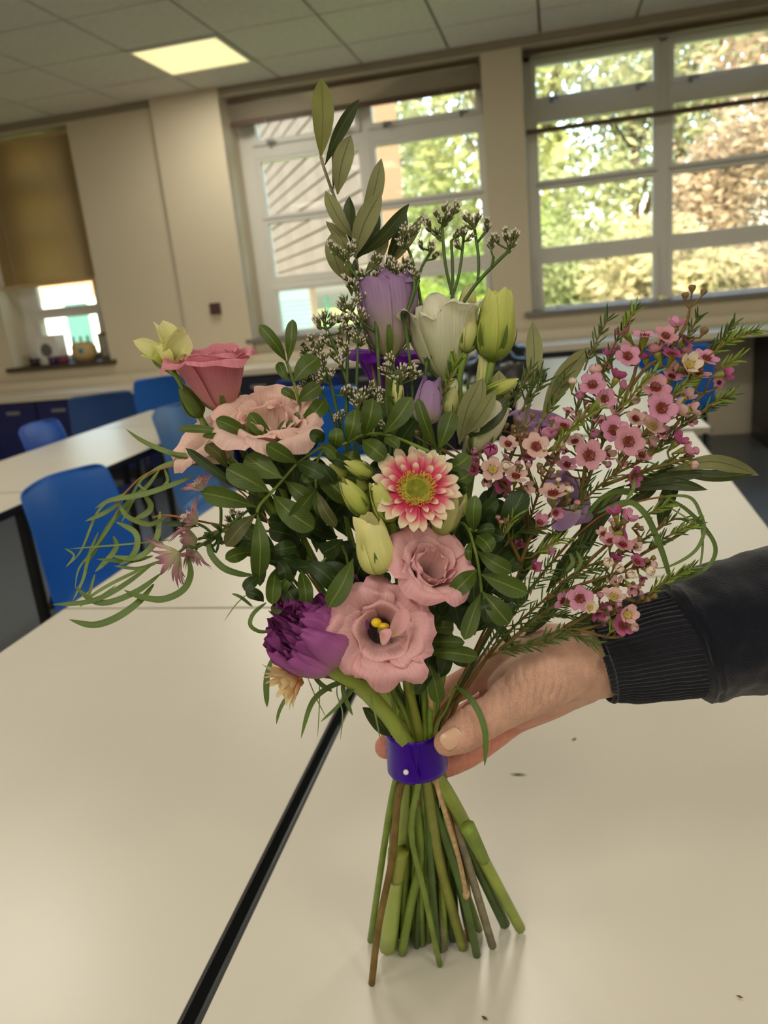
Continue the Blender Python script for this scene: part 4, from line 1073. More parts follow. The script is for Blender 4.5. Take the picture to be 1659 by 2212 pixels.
pist('upright pistacia sprig with paired leaves in front of the statice', (852, 2036), (884, 1598, .492),
    [(619, 782, .444), (626, 800, .444), (645, 865, .446), (656, 945, .448), (664, 985, .450), (720, 1150, .462), (820, 1450, .478)],
    [((620, 783), (560, 702), 28), ((622, 783), (632, 690), 26), ((628, 826), (602, 782), 22), ((633, 826), (688, 772), 44), ((640, 866), (607, 842), 20), ((643, 870), (691, 832), 36), ((650, 906), (701, 866), 38), ((622, 968), (629, 908), 42), ((652, 915), (640, 890), 14), ((670, 975), (684, 935), 30, D_), ((668, 985), (640, 1010), 28, D_)], .440)
pist('pistacia sprig reaching left under the peach lisianthus', (870, 2000), (878, 1600, .490),
    [(500, 945, .438), (560, 956, .438), (600, 972, .440), (650, 995, .446), (720, 1150, .462), (820, 1450, .476)],
    [((590, 958), (538, 892), 36), ((542, 946), (466, 906), 34), ((505, 942), (385, 926), 18), ((500, 946), (437, 942), 13), ((555, 948), (522, 924), 22), ((632, 1000), (573, 961), 46), ((492, 1012), (445, 960), 30, L_pistb), ((540, 1068), (401, 968), 22, D_), ((560, 950), (540, 925), 28, D_)], .430)
pist('arching pistacia sprig across the middle above the gerbera', (912, 2040), (902, 1598, .488),
    [(926, 975, .404), (880, 955, .412), (830, 938, .420), (785, 940, .424), (750, 957, .427), (722, 978, .432), (740, 1080, .450), (800, 1300, .466), (860, 1480, .476)],
    [((750, 957), (768, 884), 38), ((786, 942), (806, 862), 44), ((828, 938), (889, 858), 44), ((782, 950), (833, 992), 42), ((830, 945), (862, 968), 26), ((738, 978), (780, 994), 34), ((722, 972), (726, 924), 32), ((690, 962), (727, 992), 26), ((700, 955), (668, 940), 30, D_)], .418)
pist('pistacia leaves round the right of the gerbera', (918, 2022), (926, 1598, .486),
    [(948, 968, .432), (960, 1020, .436), (985, 1100, .448), (960, 1330, .470)],
    [((943, 970), (902, 860), 26), ((948, 972), (977, 888), 42), ((966, 1012), (1014, 984), 38), ((972, 1040), (1016, 1022), 34), ((985, 1060), (1010, 1050), 30, D_), ((940, 985), (950, 960), 24, D_)], .424)
pist('pistacia sprig hanging on the right beside the pink lisianthus', (1008, 2000), (938, 1600, .480),
    [(1040, 1280, .420), (1034, 1228, .422), (1024, 1180, .426), (1010, 1142, .432), (992, 1132, .438), (975, 1180, .452), (960, 1400, .472)],
    [((1038, 1240), (1140, 1282), 44), ((1042, 1278), (1100, 1348), 48), ((1038, 1282), (1003, 1382), 36), ((1042, 1285), (1056, 1345), 26, D_), ((1030, 1230), (974, 1285), 42), ((1030, 1190), (1105, 1236), 38), ((1020, 1168), (1014, 1212), 16), ((1024, 1150), (1027, 1070), 34), ((1030, 1156), (1062, 1192), 38), ((1028, 1150), (1070, 1142), 24, D_), ((1075, 1155), (1132, 1058), 52, D_, .44), ((1040, 1120), (1076, 1080), 32, D_, .44), ((1050, 1140), (1090, 1160), 30, D_, .44)], .416,
    side=[[(1010, 1142, .432), (1040, 1148, .436), (1075, 1152, .44)]])
pist('pistacia leaves low in the middle between the stems', (930, 1990), (930, 1600, .478),
    [(928, 1345, .446), (922, 1420, .455), (926, 1520, .470)],
    [((926, 1350), (980, 1354), 28), ((922, 1388), (1004, 1388), 26), ((920, 1412), (1032, 1420), 36), ((928, 1436), (948, 1520), 36), ((940, 1450), (900, 1500), 26, D_), ((950, 1330), (972, 1302), 26, D_)], .438)
pist('dark pistacia sprig above the purple tulip', (880, 1986), (866, 1604, .486),
    [(650, 1225, .436), (690, 1220, .440), (740, 1180, .446), (770, 1300, .462), (830, 1470, .476)],
    [((763, 1206), (709, 1312), 46, None, .412), ((650, 1230), (662, 1312), 32), ((598, 1225), (588, 1306), 34), ((645, 1215), (590, 1196), 26, D_), ((545, 1192), (487, 1208), 32), ((592, 1302), (612, 1316), 30), ((612, 1258), (655, 1312), 48, D_), ((740, 1165), (695, 1195), 42, D_), ((700, 1215), (640, 1225), 30, D_), ((660, 1210), (735, 1270), 46, D_), ((690, 1215), (760, 1260), 40, D_), ((580, 1190), (640, 1180), 34, D_), ((600, 1210), (620, 1260), 30, D_), ((640, 1240), (605, 1280), 22), ((570, 1300), (530, 1278), 26, D_)], .428)
# the dense dark leaves inside
rg = random.Random(99)
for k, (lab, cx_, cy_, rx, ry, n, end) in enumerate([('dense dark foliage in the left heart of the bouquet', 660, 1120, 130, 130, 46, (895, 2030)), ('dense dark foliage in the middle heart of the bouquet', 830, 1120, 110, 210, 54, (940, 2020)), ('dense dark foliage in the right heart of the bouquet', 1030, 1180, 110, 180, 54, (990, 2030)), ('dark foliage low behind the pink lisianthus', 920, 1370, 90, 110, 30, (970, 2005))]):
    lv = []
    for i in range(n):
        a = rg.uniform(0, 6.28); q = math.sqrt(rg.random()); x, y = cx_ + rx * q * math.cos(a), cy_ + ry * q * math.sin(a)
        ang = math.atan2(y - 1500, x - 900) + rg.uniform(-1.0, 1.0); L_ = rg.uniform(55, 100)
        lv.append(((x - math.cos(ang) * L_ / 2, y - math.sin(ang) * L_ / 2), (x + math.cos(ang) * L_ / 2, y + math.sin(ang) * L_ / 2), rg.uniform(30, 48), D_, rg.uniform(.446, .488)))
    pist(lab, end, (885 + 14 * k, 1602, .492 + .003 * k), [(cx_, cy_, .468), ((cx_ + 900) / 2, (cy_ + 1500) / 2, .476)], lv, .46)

# ---------------------------------------------------------------- willow eucalyptus
p = Plant('eucalyptus_branch', 'drooping willow eucalyptus with thin curling leaves at the far left', 'foliage', table_pt(958, 2020))
stem_to(p, [P(240, 1100, .458), P(300, 1035, .456), P(345, 1014, .454), P(405, 1004, .454), P(470, 1020, .456), P(600, 1150, .466), P(780, 1420, .478)], (880, 1604, .498), [(940, 1850), (958, 2020)], .0006, .002, .0022, M_twig)
p.tube('twig', [P(330, 1118, .456), P(370, 1114, .456), P(480, 1135, .46), P(600, 1150, .466)], .0007, M_twig)
for pts, w, m_, rl, dz in [
    ([(445, 1010), (400, 990), (340, 968), (300, 948), (271, 926)], 12, L_euc, .2, .004), ([(450, 990), (410, 985), (370, 978), (366, 972)], 10, L_euc, .3, 0), ([(420, 1004), (390, 996), (345, 1010), (300, 1040)], 9, L_euc, .4, .006), ([(415, 1030), (350, 1055), (300, 1070), (240, 1080), (205, 1098)], 12, L_euc, .1, -.006),
    ([(255, 1085), (275, 1115), (318, 1132), (345, 1124), (362, 1112)], 11, L_euc, .5, -.006), ([(258, 1088), (222, 1110), (184, 1126)], 9, L_euc, .3, .004), ([(310, 1068), (326, 1090), (318, 1108), (288, 1122)], 12, L_euc, .4, .006), ([(300, 1040), (280, 1080), (240, 1130), (210, 1180), (190, 1215), (187, 1240)], 10, L_eucd, .4, .008),
    ([(252, 1128), (290, 1148), (297, 1176), (282, 1205), (255, 1222)], 12, L_euc, .3, -.006), ([(245, 1158), (252, 1180), (236, 1205), (205, 1236)], 11, L_euc, .4, .006), ([(372, 1166), (270, 1176), (145, 1186)], 4, L_euc, .1, 0), ([(346, 1105), (340, 1158), (320, 1190), (288, 1206), (238, 1200)], 13, L_euc, .3, -.006),
    ([(330, 1201), (280, 1212), (208, 1208)], 10, L_eucd, .3, 0), ([(326, 1220), (262, 1250), (216, 1275), (174, 1304)], 8, L_euc, .3, -.006), ([(326, 1222), (250, 1275), (190, 1300), (113, 1306)], 11, L_eucd, .3, -.012), ([(346, 1240), (300, 1275), (240, 1300), (200, 1298), (160, 1264)], 13, L_eucd, .3, -.012),
    ([(332, 1262), (300, 1300), (250, 1335), (200, 1350), (149, 1338)], 15, L_eucd, .2, -.014), ([(405, 1200), (412, 1240), (395, 1275), (350, 1295), (300, 1288), (267, 1274)], 15, L_eucd, .25, -.014), ([(212, 1150), (192, 1200), (180, 1250), (156, 1300)], 7, L_euc, .3, .006), ([(205, 1240), (190, 1290), (172, 1312)], 6, L_euc, .4, 0), ([(250, 1265), (215, 1290), (180, 1306)], 5, L_euc, .3, 0),
    ([(270, 1065), (215, 1100), (175, 1190), (142, 1225)], 6, L_euc, .4, .006), ([(450, 1165), (455, 1195), (482, 1226), (520, 1240), (550, 1242)], 14, L_eucd, .3, -.006), ([(265, 1080), (235, 1140), (200, 1190), (170, 1230), (162, 1275)], 6, L_euc, .4, .008), ([(345, 1014), (318, 1050), (290, 1075), (262, 1130)], 8, L_euc, .4, .008), ([(355, 1012), (362, 1040), (340, 1060)], 7, L_euc, .4, .004), ([(320, 1022), (300, 1045), (318, 1060)], 6, L_euc, .4, .004), ([(350, 1210), (300, 1228), (245, 1222)], 8, L_euc, .3, 0), ([(140, 1185), (160, 1200), (142, 1226)], 5, L_euc, .3, 0)]:
    strip(p, pts, w, m_, 'leaf', rl, rl + rnd.uniform(-.4, .5), .452, dz)
p = Plant('eucalyptus_branch', 'willow eucalyptus leaves trailing below the purple tulip', 'foliage', table_pt(866, 1980))
stem_to(p, [P(700, 1462, .442), P(760, 1480, .452), P(830, 1560, .470)], (866, 1606, .480), [(866, 1800), (866, 1980)], .0007, .0016, .002, M_twig)
for pts, w, m_, rl in [([(800, 1462), (750, 1470), (705, 1488), (672, 1522), (650, 1595)], 12, L_eucd, .2), ([(676, 1458), (694, 1478), (718, 1494)], 10, L_eucd, .3), ([(740, 1468), (744, 1502), (762, 1546)], 11, L_eucd, .3), ([(766, 1478), (735, 1520), (692, 1560)], 7, L_eucd, .4), ([(588, 1420), (576, 1470), (577, 1528)], 13, L_eucd, .3), ([(640, 1470), (606, 1530), (597, 1565)], 9, L_eucd, .3),
    ([(690, 1460), (690, 1520), (686, 1595)], 2.5, L_euc, .1), ([(664, 1462), (684, 1510), (706, 1552)], 2.5, L_euc, .1), ([(800, 1500), (812, 1550), (822, 1600)], 4, L_euc, .2), ([(575, 1302), (548, 1325), (541, 1350), (562, 1364), (592, 1362)], 10, L_eucd, .4), ([(545, 1310), (520, 1290), (500, 1282)], 7, L_eucd, .3), ([(552, 1272), (515, 1300), (484, 1342)], 2.5, L_euc, .1), ([(730, 1470), (728, 1500), (740, 1540), (735, 1600)], 3, L_euc, .1), ([(770, 1470), (756, 1500), (724, 1526)], 6, L_eucd, .4)]:
    strip(p, pts, w, m_, 'leaf', rl, rl + rnd.uniform(-.3, .4), .440, -.004)
p = Plant('eucalyptus_branch', 'willow eucalyptus looping over the dark sleeve on the right', 'foliage', table_pt(1014, 2030))
stem_to(p, [P(1450, 1072, .462), P(1385, 1082, .462), P(1290, 1120, .466), P(1180, 1230, .472), P(1050, 1420, .482)], (944, 1606, .484), [(990, 1850), (1014, 2030)], .0006, .0018, .002, M_twig)
for pts, w, m_, rl in [([(1290, 1108), (1355, 1084), (1395, 1112), (1422, 1170), (1440, 1222), (1452, 1276)], 13, L_eucd, .1), ([(1430, 1072), (1490, 1074), (1514, 1112), (1521, 1150), (1500, 1192), (1450, 1222), (1412, 1228)], 8, L_euc, .3), ([(1425, 1068), (1480, 1098), (1530, 1150), (1546, 1192), (1520, 1232), (1450, 1262)], 9, L_eucd, .3), ([(1514, 1125), (1518, 1180), (1511, 1232)], 5, L_euc, .2), ([(1436, 1090), (1500, 1130), (1530, 1160)], 3.5, L_euc, .1),
    ([(1300, 1095), (1330, 1062), (1368, 1070)], 12, L_eucd, .4), ([(1366, 1020), (1370, 1050), (1350, 1085)], 8, L_euc, .3), ([(1265, 1120), (1300, 1075), (1350, 1058), (1385, 1068)], 10, L_eucd, .3), ([(1230, 1195), (1238, 1215), (1222, 1235)], 9, L_euc, .4), ([(1245, 1190), (1255, 1215), (1240, 1238)], 8, L_euc, .4)]:
    strip(p, pts, w, m_, 'leaf', rl, rl + rnd.uniform(-.3, .4), .450, -.006)
p = Plant('eucalyptus_branch', 'single long eucalyptus leaf hanging over the thumb', 'foliage', table_pt(972, 1998))
stem_to(p, [P(985, 1480, .458), P(965, 1530, .466)], (940, 1608, .478), [(968, 1850), (972, 1998)], .0008, .0014, .0018, M_stem)
strip(p, [(982, 1482, .458), (1012, 1504, .446), (1036, 1542, .440), (1049, 1590, .437), (1047, 1655, .440)], 14, L_eucd, 'leaf', .1, .3, .440)

# ---------------------------------------------------------------- statice
cl_me = []
def statice_cluster(v):
    rg = random.Random(300 + v); vs, fs, mi = [], [], []
    for k in range(21):
        th = rg.uniform(0, 6.28); q = rg.uniform(0, .75); ax = Vector((math.cos(th) * q, math.sin(th) * q, 1)).normalized()
        p0 = Vector((ax.x, ax.y, 0)) * rg.uniform(.0, .45) + Vector((0, 0, rg.uniform(-.55, .25))); h = rg.uniform(.5, .8); x = ax.orthogonal().normalized(); y = ax.cross(x)
        prof = [(0, .03, 0), (.35, .095, 0), (.70, .085, 0), (.70, .062, 1), (.9, .07, 1), (1.0, .02, 1)]
        b0 = len(vs)
        for (t, r, _) in prof:
            for s in range(5): vs.append(p0 + ax * (t * h) + (x * math.cos(1.2566 * s) + y * math.sin(1.2566 * s)) * r)
        for j in range(len(prof) - 1):
            for s in range(5): fs.append((b0 + j * 5 + s, b0 + j * 5 + (s + 1) % 5, b0 + j * 5 + 5 + (s + 1) % 5, b0 + j * 5 + 5 + s)); mi.append(1 if prof[j + 1][2] else 0)
    me = bpy.data.meshes.new('floret_cluster'); me.from_pydata([tuple(a) for a in vs], [], fs)
    me.materials.append(mat('statice_calyx', (92, 98, 56), .6, .2, vary=.25, scale=300)); me.materials.append(mat('statice_white', (206, 194, 182), .6, .2))
    me.polygons.foreach_set('material_index', mi); me.polygons.foreach_set('use_smooth', [True] * len(mi))
    return me
cl_me = [statice_cluster(k) for k in range(4)]
def cluster(p, x, y, r, d, ax):
    o = bpy.data.objects.new('floret_cluster', rnd.choice(cl_me)); col.objects.link(o); o.parent = p.o
    S = px(r * 1.75, d); A, X = frame_of(ax, rnd.uniform(0, 6)); Y = A.cross(X)
    M = Matrix((X, Y, A)).transposed().to_4x4() @ Matrix.Scale(S, 4); M.translation = P(x, y, d) - p.L
    o.matrix_local = M; o['kind'] = 'stuff'
    return P(x, y, d) - A * (S * .3)
def statice(label, end, nk, main, twigs, cl, d, mid=(), m_=M_stemd):
    p = Plant('statice', label, 'flower', table_pt(*end)); stem_to(p, [P(*q) for q in main], nk, list(mid) + [end], .0011, .0022, .0026, m_)
    segs = [list(main)] + [list(t) for t in twigs]
    for t in twigs: p.tube('twig', [P(*q) for q in t], [.0009] * (len(t) - 1) + [.0008], m_)
    for c in cl:
        x, y, r = c[:3]; dd = d + rnd.uniform(-.006, .006)
        best = None
        for s in segs:
            for a, b in zip(s, s[1:]):
                for t in np.linspace(0, 1, 6):
                    qx, qy, qd = a[0] + (b[0] - a[0]) * t, a[1] + (b[1] - a[1]) * t, a[2] + (b[2] - a[2]) * t
                    k = math.hypot(qx - x, qy - y) + (60 if qy < y + 6 else 0)
                    if best is None or k < best[0]: best = (k, qx, qy, qd)
        _, qx, qy, qd = best
        L_ = math.hypot(x - qx, y - qy) or 1
        ax = V((x - qx) / L_ * .6, -(y - qy) / L_ * .6 + .5, rnd.uniform(-.1, .5))
        e = cluster(p, x, y, r, dd, ax)
        if L_ > 6: p.tube('twig', [e, e.lerp(P(qx, qy, qd), .5) + V(rnd.uniform(-.001, .001), 0, 0), P(qx, qy, qd)], .0006, m_, None, 6)
    return p
statice('tall statice spray with white tips against the right of the middle window', (980, 1985), (920, 1602, .500),
    [(1100, 540, .452), (1030, 612, .453), (985, 680, .455), (928, 775, .458), (920, 800, .458), (902, 1000, .468), (905, 1300, .484)],
    [[(873, 520, .456), (890, 560, .456), (907, 640, .458), (925, 775, .458)], [(930, 545, .456), (912, 575, .456), (905, 600, .457)], [(955, 490, .452), (962, 570, .453), (978, 640, .455), (987, 672, .455)], [(1002, 505, .456), (992, 590, .457), (970, 660, .457), (930, 770, .458)], [(1025, 495, .452), (1034, 560, .452), (1032, 608, .453)], [(1066, 555, .452), (1062, 580, .452)], [(975, 520, .455), (978, 600, .456), (974, 635, .455)], [(1050, 500, .452), (1030, 525, .452)]],
    [(962, 462, 17), (982, 455, 16), (945, 470, 14), (960, 482, 14), (872, 505, 16), (895, 500, 16), (878, 522, 13), (925, 488, 16), (946, 508, 13), (868, 530, 13), (932, 540, 15), (912, 532, 11), (1018, 484, 18), (1030, 478, 15), (1052, 490, 14), (985, 510, 13), (1000, 505, 13), (1012, 515, 10), (1062, 525, 14), (1072, 520, 12), (1108, 520, 18), (1096, 512, 15), (1102, 536, 14), (898, 600, 13), (990, 530, 11), (938, 555, 11)], .452)
statice('statice spray with white tips in front of the lilac lisianthus', (900, 2044), (912, 1602, .503),
    [(795, 590, .448), (808, 655, .448), (815, 740, .449), (832, 1000, .460), (870, 1350, .482)],
    [[(728, 545, .448), (765, 590, .448), (800, 640, .448)], [(842, 580, .446), (838, 620, .446), (852, 660, .446), (872, 690, .447), (885, 780, .452), (892, 900, .458), (880, 1050, .466)], [(890, 590, .446), (895, 625, .446), (874, 688, .447)], [(905, 605, .447), (890, 650, .447), (876, 686, .447)], [(858, 585, .446), (856, 640, .446)], [(760, 620, .448), (785, 645, .448), (806, 660, .448)], [(750, 662, .449), (785, 700, .449), (812, 715, .449)], [(800, 600, .448), (806, 640, .448)]],
    [(722, 540, 15), (738, 552, 13), (752, 548, 14), (760, 535, 12), (810, 572, 16), (820, 585, 14), (842, 575, 17), (855, 582, 14), (872, 578, 15), (885, 572, 13), (890, 592, 13), (753, 612, 15), (770, 622, 14), (790, 600, 15), (803, 622, 15), (795, 640, 13), (745, 655, 15), (762, 662, 14), (772, 650, 12), (812, 598, 14), (740, 668, 12), (868, 596, 12)], .446)
statice('dense statice spray with cream tips above the pistacia on the left', (910, 2000), (886, 1602, .500),
    [(752, 720, .446), (750, 800, .448), (756, 1000, .458), (820, 1350, .478)],
    [[(775, 700, .446), (772, 780, .447), (768, 900, .452), (764, 1010, .459)], [(690, 760, .448), (715, 830, .450), (742, 960, .456)], [(700, 700, .446), (728, 760, .447), (750, 830, .449)], [(670, 820, .450), (705, 870, .453), (740, 960, .456)], [(860, 810, .446), (858, 860, .449), (852, 1000, .459), (862, 1200, .471)], [(780, 860, .449), (778, 930, .453), (765, 1005, .459)], [(735, 905, .450), (742, 940, .453), (756, 1000, .458)]],
    [(688, 700, 15), (702, 690, 15), (718, 698, 15), (732, 690, 14), (748, 700, 15), (762, 692, 15), (782, 688, 15), (790, 696, 12), (772, 715, 14), (755, 722, 14), (735, 715, 13), (672, 742, 14), (690, 750, 14), (705, 738, 14), (722, 748, 15), (738, 742, 14), (748, 760, 14), (685, 768, 14), (700, 778, 14), (720, 770, 14), (735, 785, 13), (662, 768, 13), (668, 820, 16), (684, 828, 15), (698, 818, 15), (655, 830, 12), (690, 845, 13), (745, 848, 15), (760, 856, 17), (778, 862, 17), (795, 858, 15), (770, 878, 14), (788, 880, 13), (812, 855, 13), (825, 848, 12), (865, 812, 18), (880, 808, 18), (892, 815, 15), (850, 818, 15), (840, 790, 15), (848, 780, 13), (835, 805, 13), (735, 900, 11), (725, 908, 10), (800, 838, 13), (815, 870, 11), (768, 732, 13), (700, 800, 12), (715, 812, 12), (660, 752, 11), (782, 740, 12), (825, 920, 11), (806, 940, 10)], .446)
statice('short mauve statice tips low behind the pistacia at the left', (884, 2018), (872, 1604, .496), [(505, 1120, .470), (540, 1150, .472), (640, 1260, .476), (780, 1460, .484)], [[(490, 1160, .470), (540, 1150, .472)], [(478, 1170, .470), (520, 1185, .472), (600, 1220, .475)]], [(505, 1112, 12), (515, 1118, 12), (498, 1125, 11), (490, 1145, 10), (478, 1168, 11), (465, 1160, 10), (500, 1170, 10), (520, 1130, 10)], .468)
# ---------------------------------------------------------------- pink waxflower branches
W_cols = {'pink': ((206, 130, 160), (222, 158, 188), (216, 146, 182)), 'pale': ((214, 160, 160), (232, 196, 188), (226, 186, 186)), 'rose': ((200, 130, 150), (216, 158, 172), (212, 150, 168)), 'mag': ((160, 70, 110), (192, 100, 150), (186, 96, 146)), 'white': ((226, 206, 160), (240, 224, 204), (240, 222, 208))}
W_prof = {'open': [(.24, .02), (.45, .10), (.72, .22), (.92, .30), (1.0, .34)], 'cup': [(.24, .02), (.46, .18), (.66, .42), (.76, .66), (.80, .80)], 'bud': [(.22, .0), (.48, .18), (.60, .46), (.44, .80), (.12, .96)], 'back': [(.24, .0), (.5, .02), (.78, -.02), (.96, -.10), (1.0, -.14)]}
W_me = {}
def wax_meshes(kind, colr):
    k = (kind, colr)
    if k in W_me: return W_me[k]
    Z = Vector((0, 0, 1)); X = Vector((1, 0, 0)); O = Vector((0, 0, 0))
    half = [.36, .58, .68, .64, .50] if kind != 'bud' else [.75, .75, .72, .7, .7]
    v, f, uv = petal_geo(O, Z, X, 0, W_prof[kind], half, 6, 7, .03, 2, 3.0, .04, .42, -.05)
    me = bpy.data.meshes.new('petal'); me.from_pydata([tuple(a) for a in v], [], f); me.polygons.foreach_set('use_smooth', [True] * len(f))
    ul = me.uv_layers.new(name='UVMap'); li = np.zeros(len(me.loops), dtype=np.int32); me.loops.foreach_get('vertex_index', li); ul.data.foreach_set('uv', np.asarray(uv, dtype=np.float32)[li].ravel())
    c = W_cols[colr]; me.materials.append(petal_mat('waxflower_petal_' + colr, *c, rough=.4, trans=.3))
    W_me[k] = me
    return me
def simple_mesh(name, prof, n, m_):
    mb = MB().lathe(prof, n); me = bpy.data.meshes.new(name); me.from_pydata(mb.v, [], mb.f); me.polygons.foreach_set('use_smooth', [True] * len(mb.f)); me.materials.append(m_); return me
M_wcal = mat('waxflower_calyx', (128, 132, 50), .4, .4, vary=.3, scale=200)
M_wred = mat('waxflower_red_cup', (112, 40, 26), .4, .4, vary=.3, scale=400)
M_wcup = mat('waxflower_pale_cup', (170, 150, 70), .4, .4, vary=.3, scale=400)
CAL = simple_mesh('calyx', [(0, -1.25), (.09, -1.2), (.16, -.8), (.30, -.35), (.36, 0), (.30, .05)], 10, M_wcal)
def centre_mesh(m_):
    mb = MB().lathe([(.34, .06), (.36, .14), (.30, .18), (.22, .10), (.0, .06)], 14)
    for k in range(10):
        a = 6.283 * k / 10; mb.tube([(.3 * math.cos(a), .3 * math.sin(a), .12), (.34 * math.cos(a), .34 * math.sin(a), .30)], .022, 4)
    mb.tube([(0, 0, .05), (0, 0, .34)], .03, 5)
    me = bpy.data.meshes.new('centre'); me.from_pydata(mb.v, [], mb.f); me.polygons.foreach_set('use_smooth', [True] * len(mb.f)); me.materials.append(m_); return me
CEN = {'red': centre_mesh(M_wred), 'pale': centre_mesh(M_wcup)}
CAPS = simple_mesh('seed_bud', [(0, -1.0), (.14, -.95), (.2, -.6), (.5, -.1), (.62, .3), (.5, .62), (.3, .66), (.26, .5), (0, .45)], 10, mat('brown_seed_bud', (122, 98, 62), .4, .4, vary=.3, scale=300))
def frame_mat(A, S, loc, spin):
    A, X = frame_of(A, spin); Y = A.cross(X); M = Matrix((X, Y, A)).transposed().to_4x4() @ Matrix.Scale(S, 4); M.translation = loc; return M
def nearest(segs, x, y):
    best = None
    for s in segs:
        for a, b in zip(s, s[1:]):
            for t in np.linspace(0, 1, 8):
                q = [a[i] + (b[i] - a[i]) * t for i in range(3)]
                k = math.hypot(q[0] - x, q[1] - y) + max(0, (y - q[1] + 10)) * .6
                if best is None or k < best[0]: best = (k, q)
    return best[1]
M_wst = mat('waxflower_stem', (112, 92, 48), .6, .2, vary=.3, scale=80)
def twig_line(p, e, q, m_=M_wst, r=.0006):
    Q = P(*q); mid = e.lerp(Q, .5) + V(rnd.uniform(-.001, .001), -.001, rnd.uniform(-.001, .001))
    p.tube('twig', [e, mid, Q], [r, r, r * 1.3], m_, None, 5, 3)
def wflower(p, segs, x, y, r, d, ax, kind='open', colr='pink', cen='red'):
    S = px(r * 1.1, d); o = bpy.data.objects.new('flower', CAL); col.objects.link(o); o.parent = p.o
    A = V(*ax).normalized(); c = P(x, y, d)
    o.matrix_local = frame_mat(A, S, c - p.L, rnd.uniform(0, 6))
    me = wax_meshes(kind, colr)
    for k in range(5):
        q = bpy.data.objects.new('petal', me); col.objects.link(q); q.parent = o
        q.matrix_local = Matrix.Rotation(k * 1.2566 + rnd.uniform(-.06, .06), 4, 'Z') @ Matrix.Rotation(rnd.uniform(-.12, .12), 4, 'Y')
    if kind != 'bud':
        q = bpy.data.objects.new('centre', CEN[cen]); col.objects.link(q); q.parent = o
    twig_line(p, c - A * (1.2 * S), nearest(segs, x - A.dot(R_) * r, y + A.dot(U_) * r * 1.2 + 4))
def wcaps(p, segs, x, y, r, d, ax=(.2, .8, .3)):
    S = px(r, d); o = bpy.data.objects.new('seed_bud', CAPS); col.objects.link(o); o.parent = p.o; A = V(*ax).normalized(); c = P(x, y, d)
    o.matrix_local = frame_mat(A, S, c - p.L, rnd.uniform(0, 6)); twig_line(p, c - A * S, nearest(segs, x, y + 10))
def needles(p, lines, bright=False, step=10, ln=(20, 38), w=3.6, ang=.5):
    """needle leaves in loose pairs along pixel lines, one mesh"""
    v, f = [], []
    for l in lines:
        pts, _ = smooth_pts([Vector(q) for q in l], None, 8)
        acc = 0
        for a, b in zip(pts, pts[1:]):
            seg = (b - a).length; acc += seg
            while acc > step:
                acc -= step; q = b
                dr = math.atan2(b.y - a.y, b.x - a.x)
                for s in (-1, 1):
                    if rnd.random() < .15: continue
                    th = dr + s * rnd.uniform(ang * .55, ang * 1.25); L_ = rnd.uniform(*ln); dz = rnd.uniform(-.008, .004)
                    A_, T_ = P(q.x, q.y, q.z), P(q.x + math.cos(th) * L_, q.y + math.sin(th) * L_, q.z + dz)
                    ax = (T_ - A_).normalized(); x = ax.cross((EYE - A_).normalized()).normalized(); y = x.cross(ax); hw = px(w, q.z) / 2
                    m1, m2 = A_.lerp(T_, .3) + y * .0003, A_.lerp(T_, .75) + y * .0003; k = len(v)
                    v += [A_ - x * hw * .4, A_ + x * hw * .4, m1 - x * hw, m1 + x * hw, m2 - x * hw * .9, m2 + x * hw * .9, T_, m1 - y * hw * .9, m2 - y * hw * .9]
                    f += [(k, k + 1, k + 3, k + 2), (k + 2, k + 3, k + 5, k + 4), (k + 4, k + 5, k + 6), (k, k + 2, k + 7), (k + 1, k + 7, k + 3), (k + 2, k + 4, k + 8, k + 7), (k + 3, k + 7, k + 8, k + 5), (k + 4, k + 6, k + 8), (k + 5, k + 8, k + 6)]
    o = p.add('needles', v, f, M_needb if bright else M_need, smooth=False); o['kind'] = 'stuff'
def waxflower(label, end, nk, main, branches, fl, caps, need, needb, mid=(), rad=(.0008, .0022, .0028), sparse=()):
    p = Plant('waxflower_branch', label, 'flower', table_pt(*end)); stem_to(p, [P(*q) for q in main], nk, list(mid) + [end], *rad, M_wst)
    segs = [list(main)] + [list(b) for b in branches]
    for b in branches: p.tube('branch', [P(*q) for q in b], [.0007] + [.0010] * (len(b) - 2) + [.0014], M_wst)
    extra = []
    for x in fl:
        if x[2] >= 18 and rnd.random() < .62:
            a = rnd.uniform(0, 6.283); q = x[2] * rnd.uniform(1.0, 1.5)
            extra.append((x[0] + q * math.cos(a), x[1] + q * math.sin(a), x[2] * rnd.uniform(.5, .85), x[3] + rnd.uniform(.004, .012), (math.cos(a) * .7, .4 - math.sin(a) * .5, rnd.uniform(.1, .7)), rnd.choice(('cup', 'bud', 'cup', 'open')), rnd.choice(('pink', 'rose', 'pale', 'pink'))))
    for x in list(fl) + extra: wflower(p, segs, *x)
    for x in caps: wcaps(p, segs, *x)
    for l in list(need) + list(needb): p.tube('twig', [P(*q) for q in l], .0006, M_wst, None, 5)
    if need: needles(p, need)
    if needb: needles(p, needb, True, 9)
    if sparse: needles(p, sparse, False, 14, (20, 42), 3.2, .65)
    return p
U1 = (-.1, .75, .6); FR = (0, .15, 1); UR = (.5, .7, .5); DN = (-.2, -.6, .6); RT = (.9, .2, .3); LF = (-.7, .4, .5)
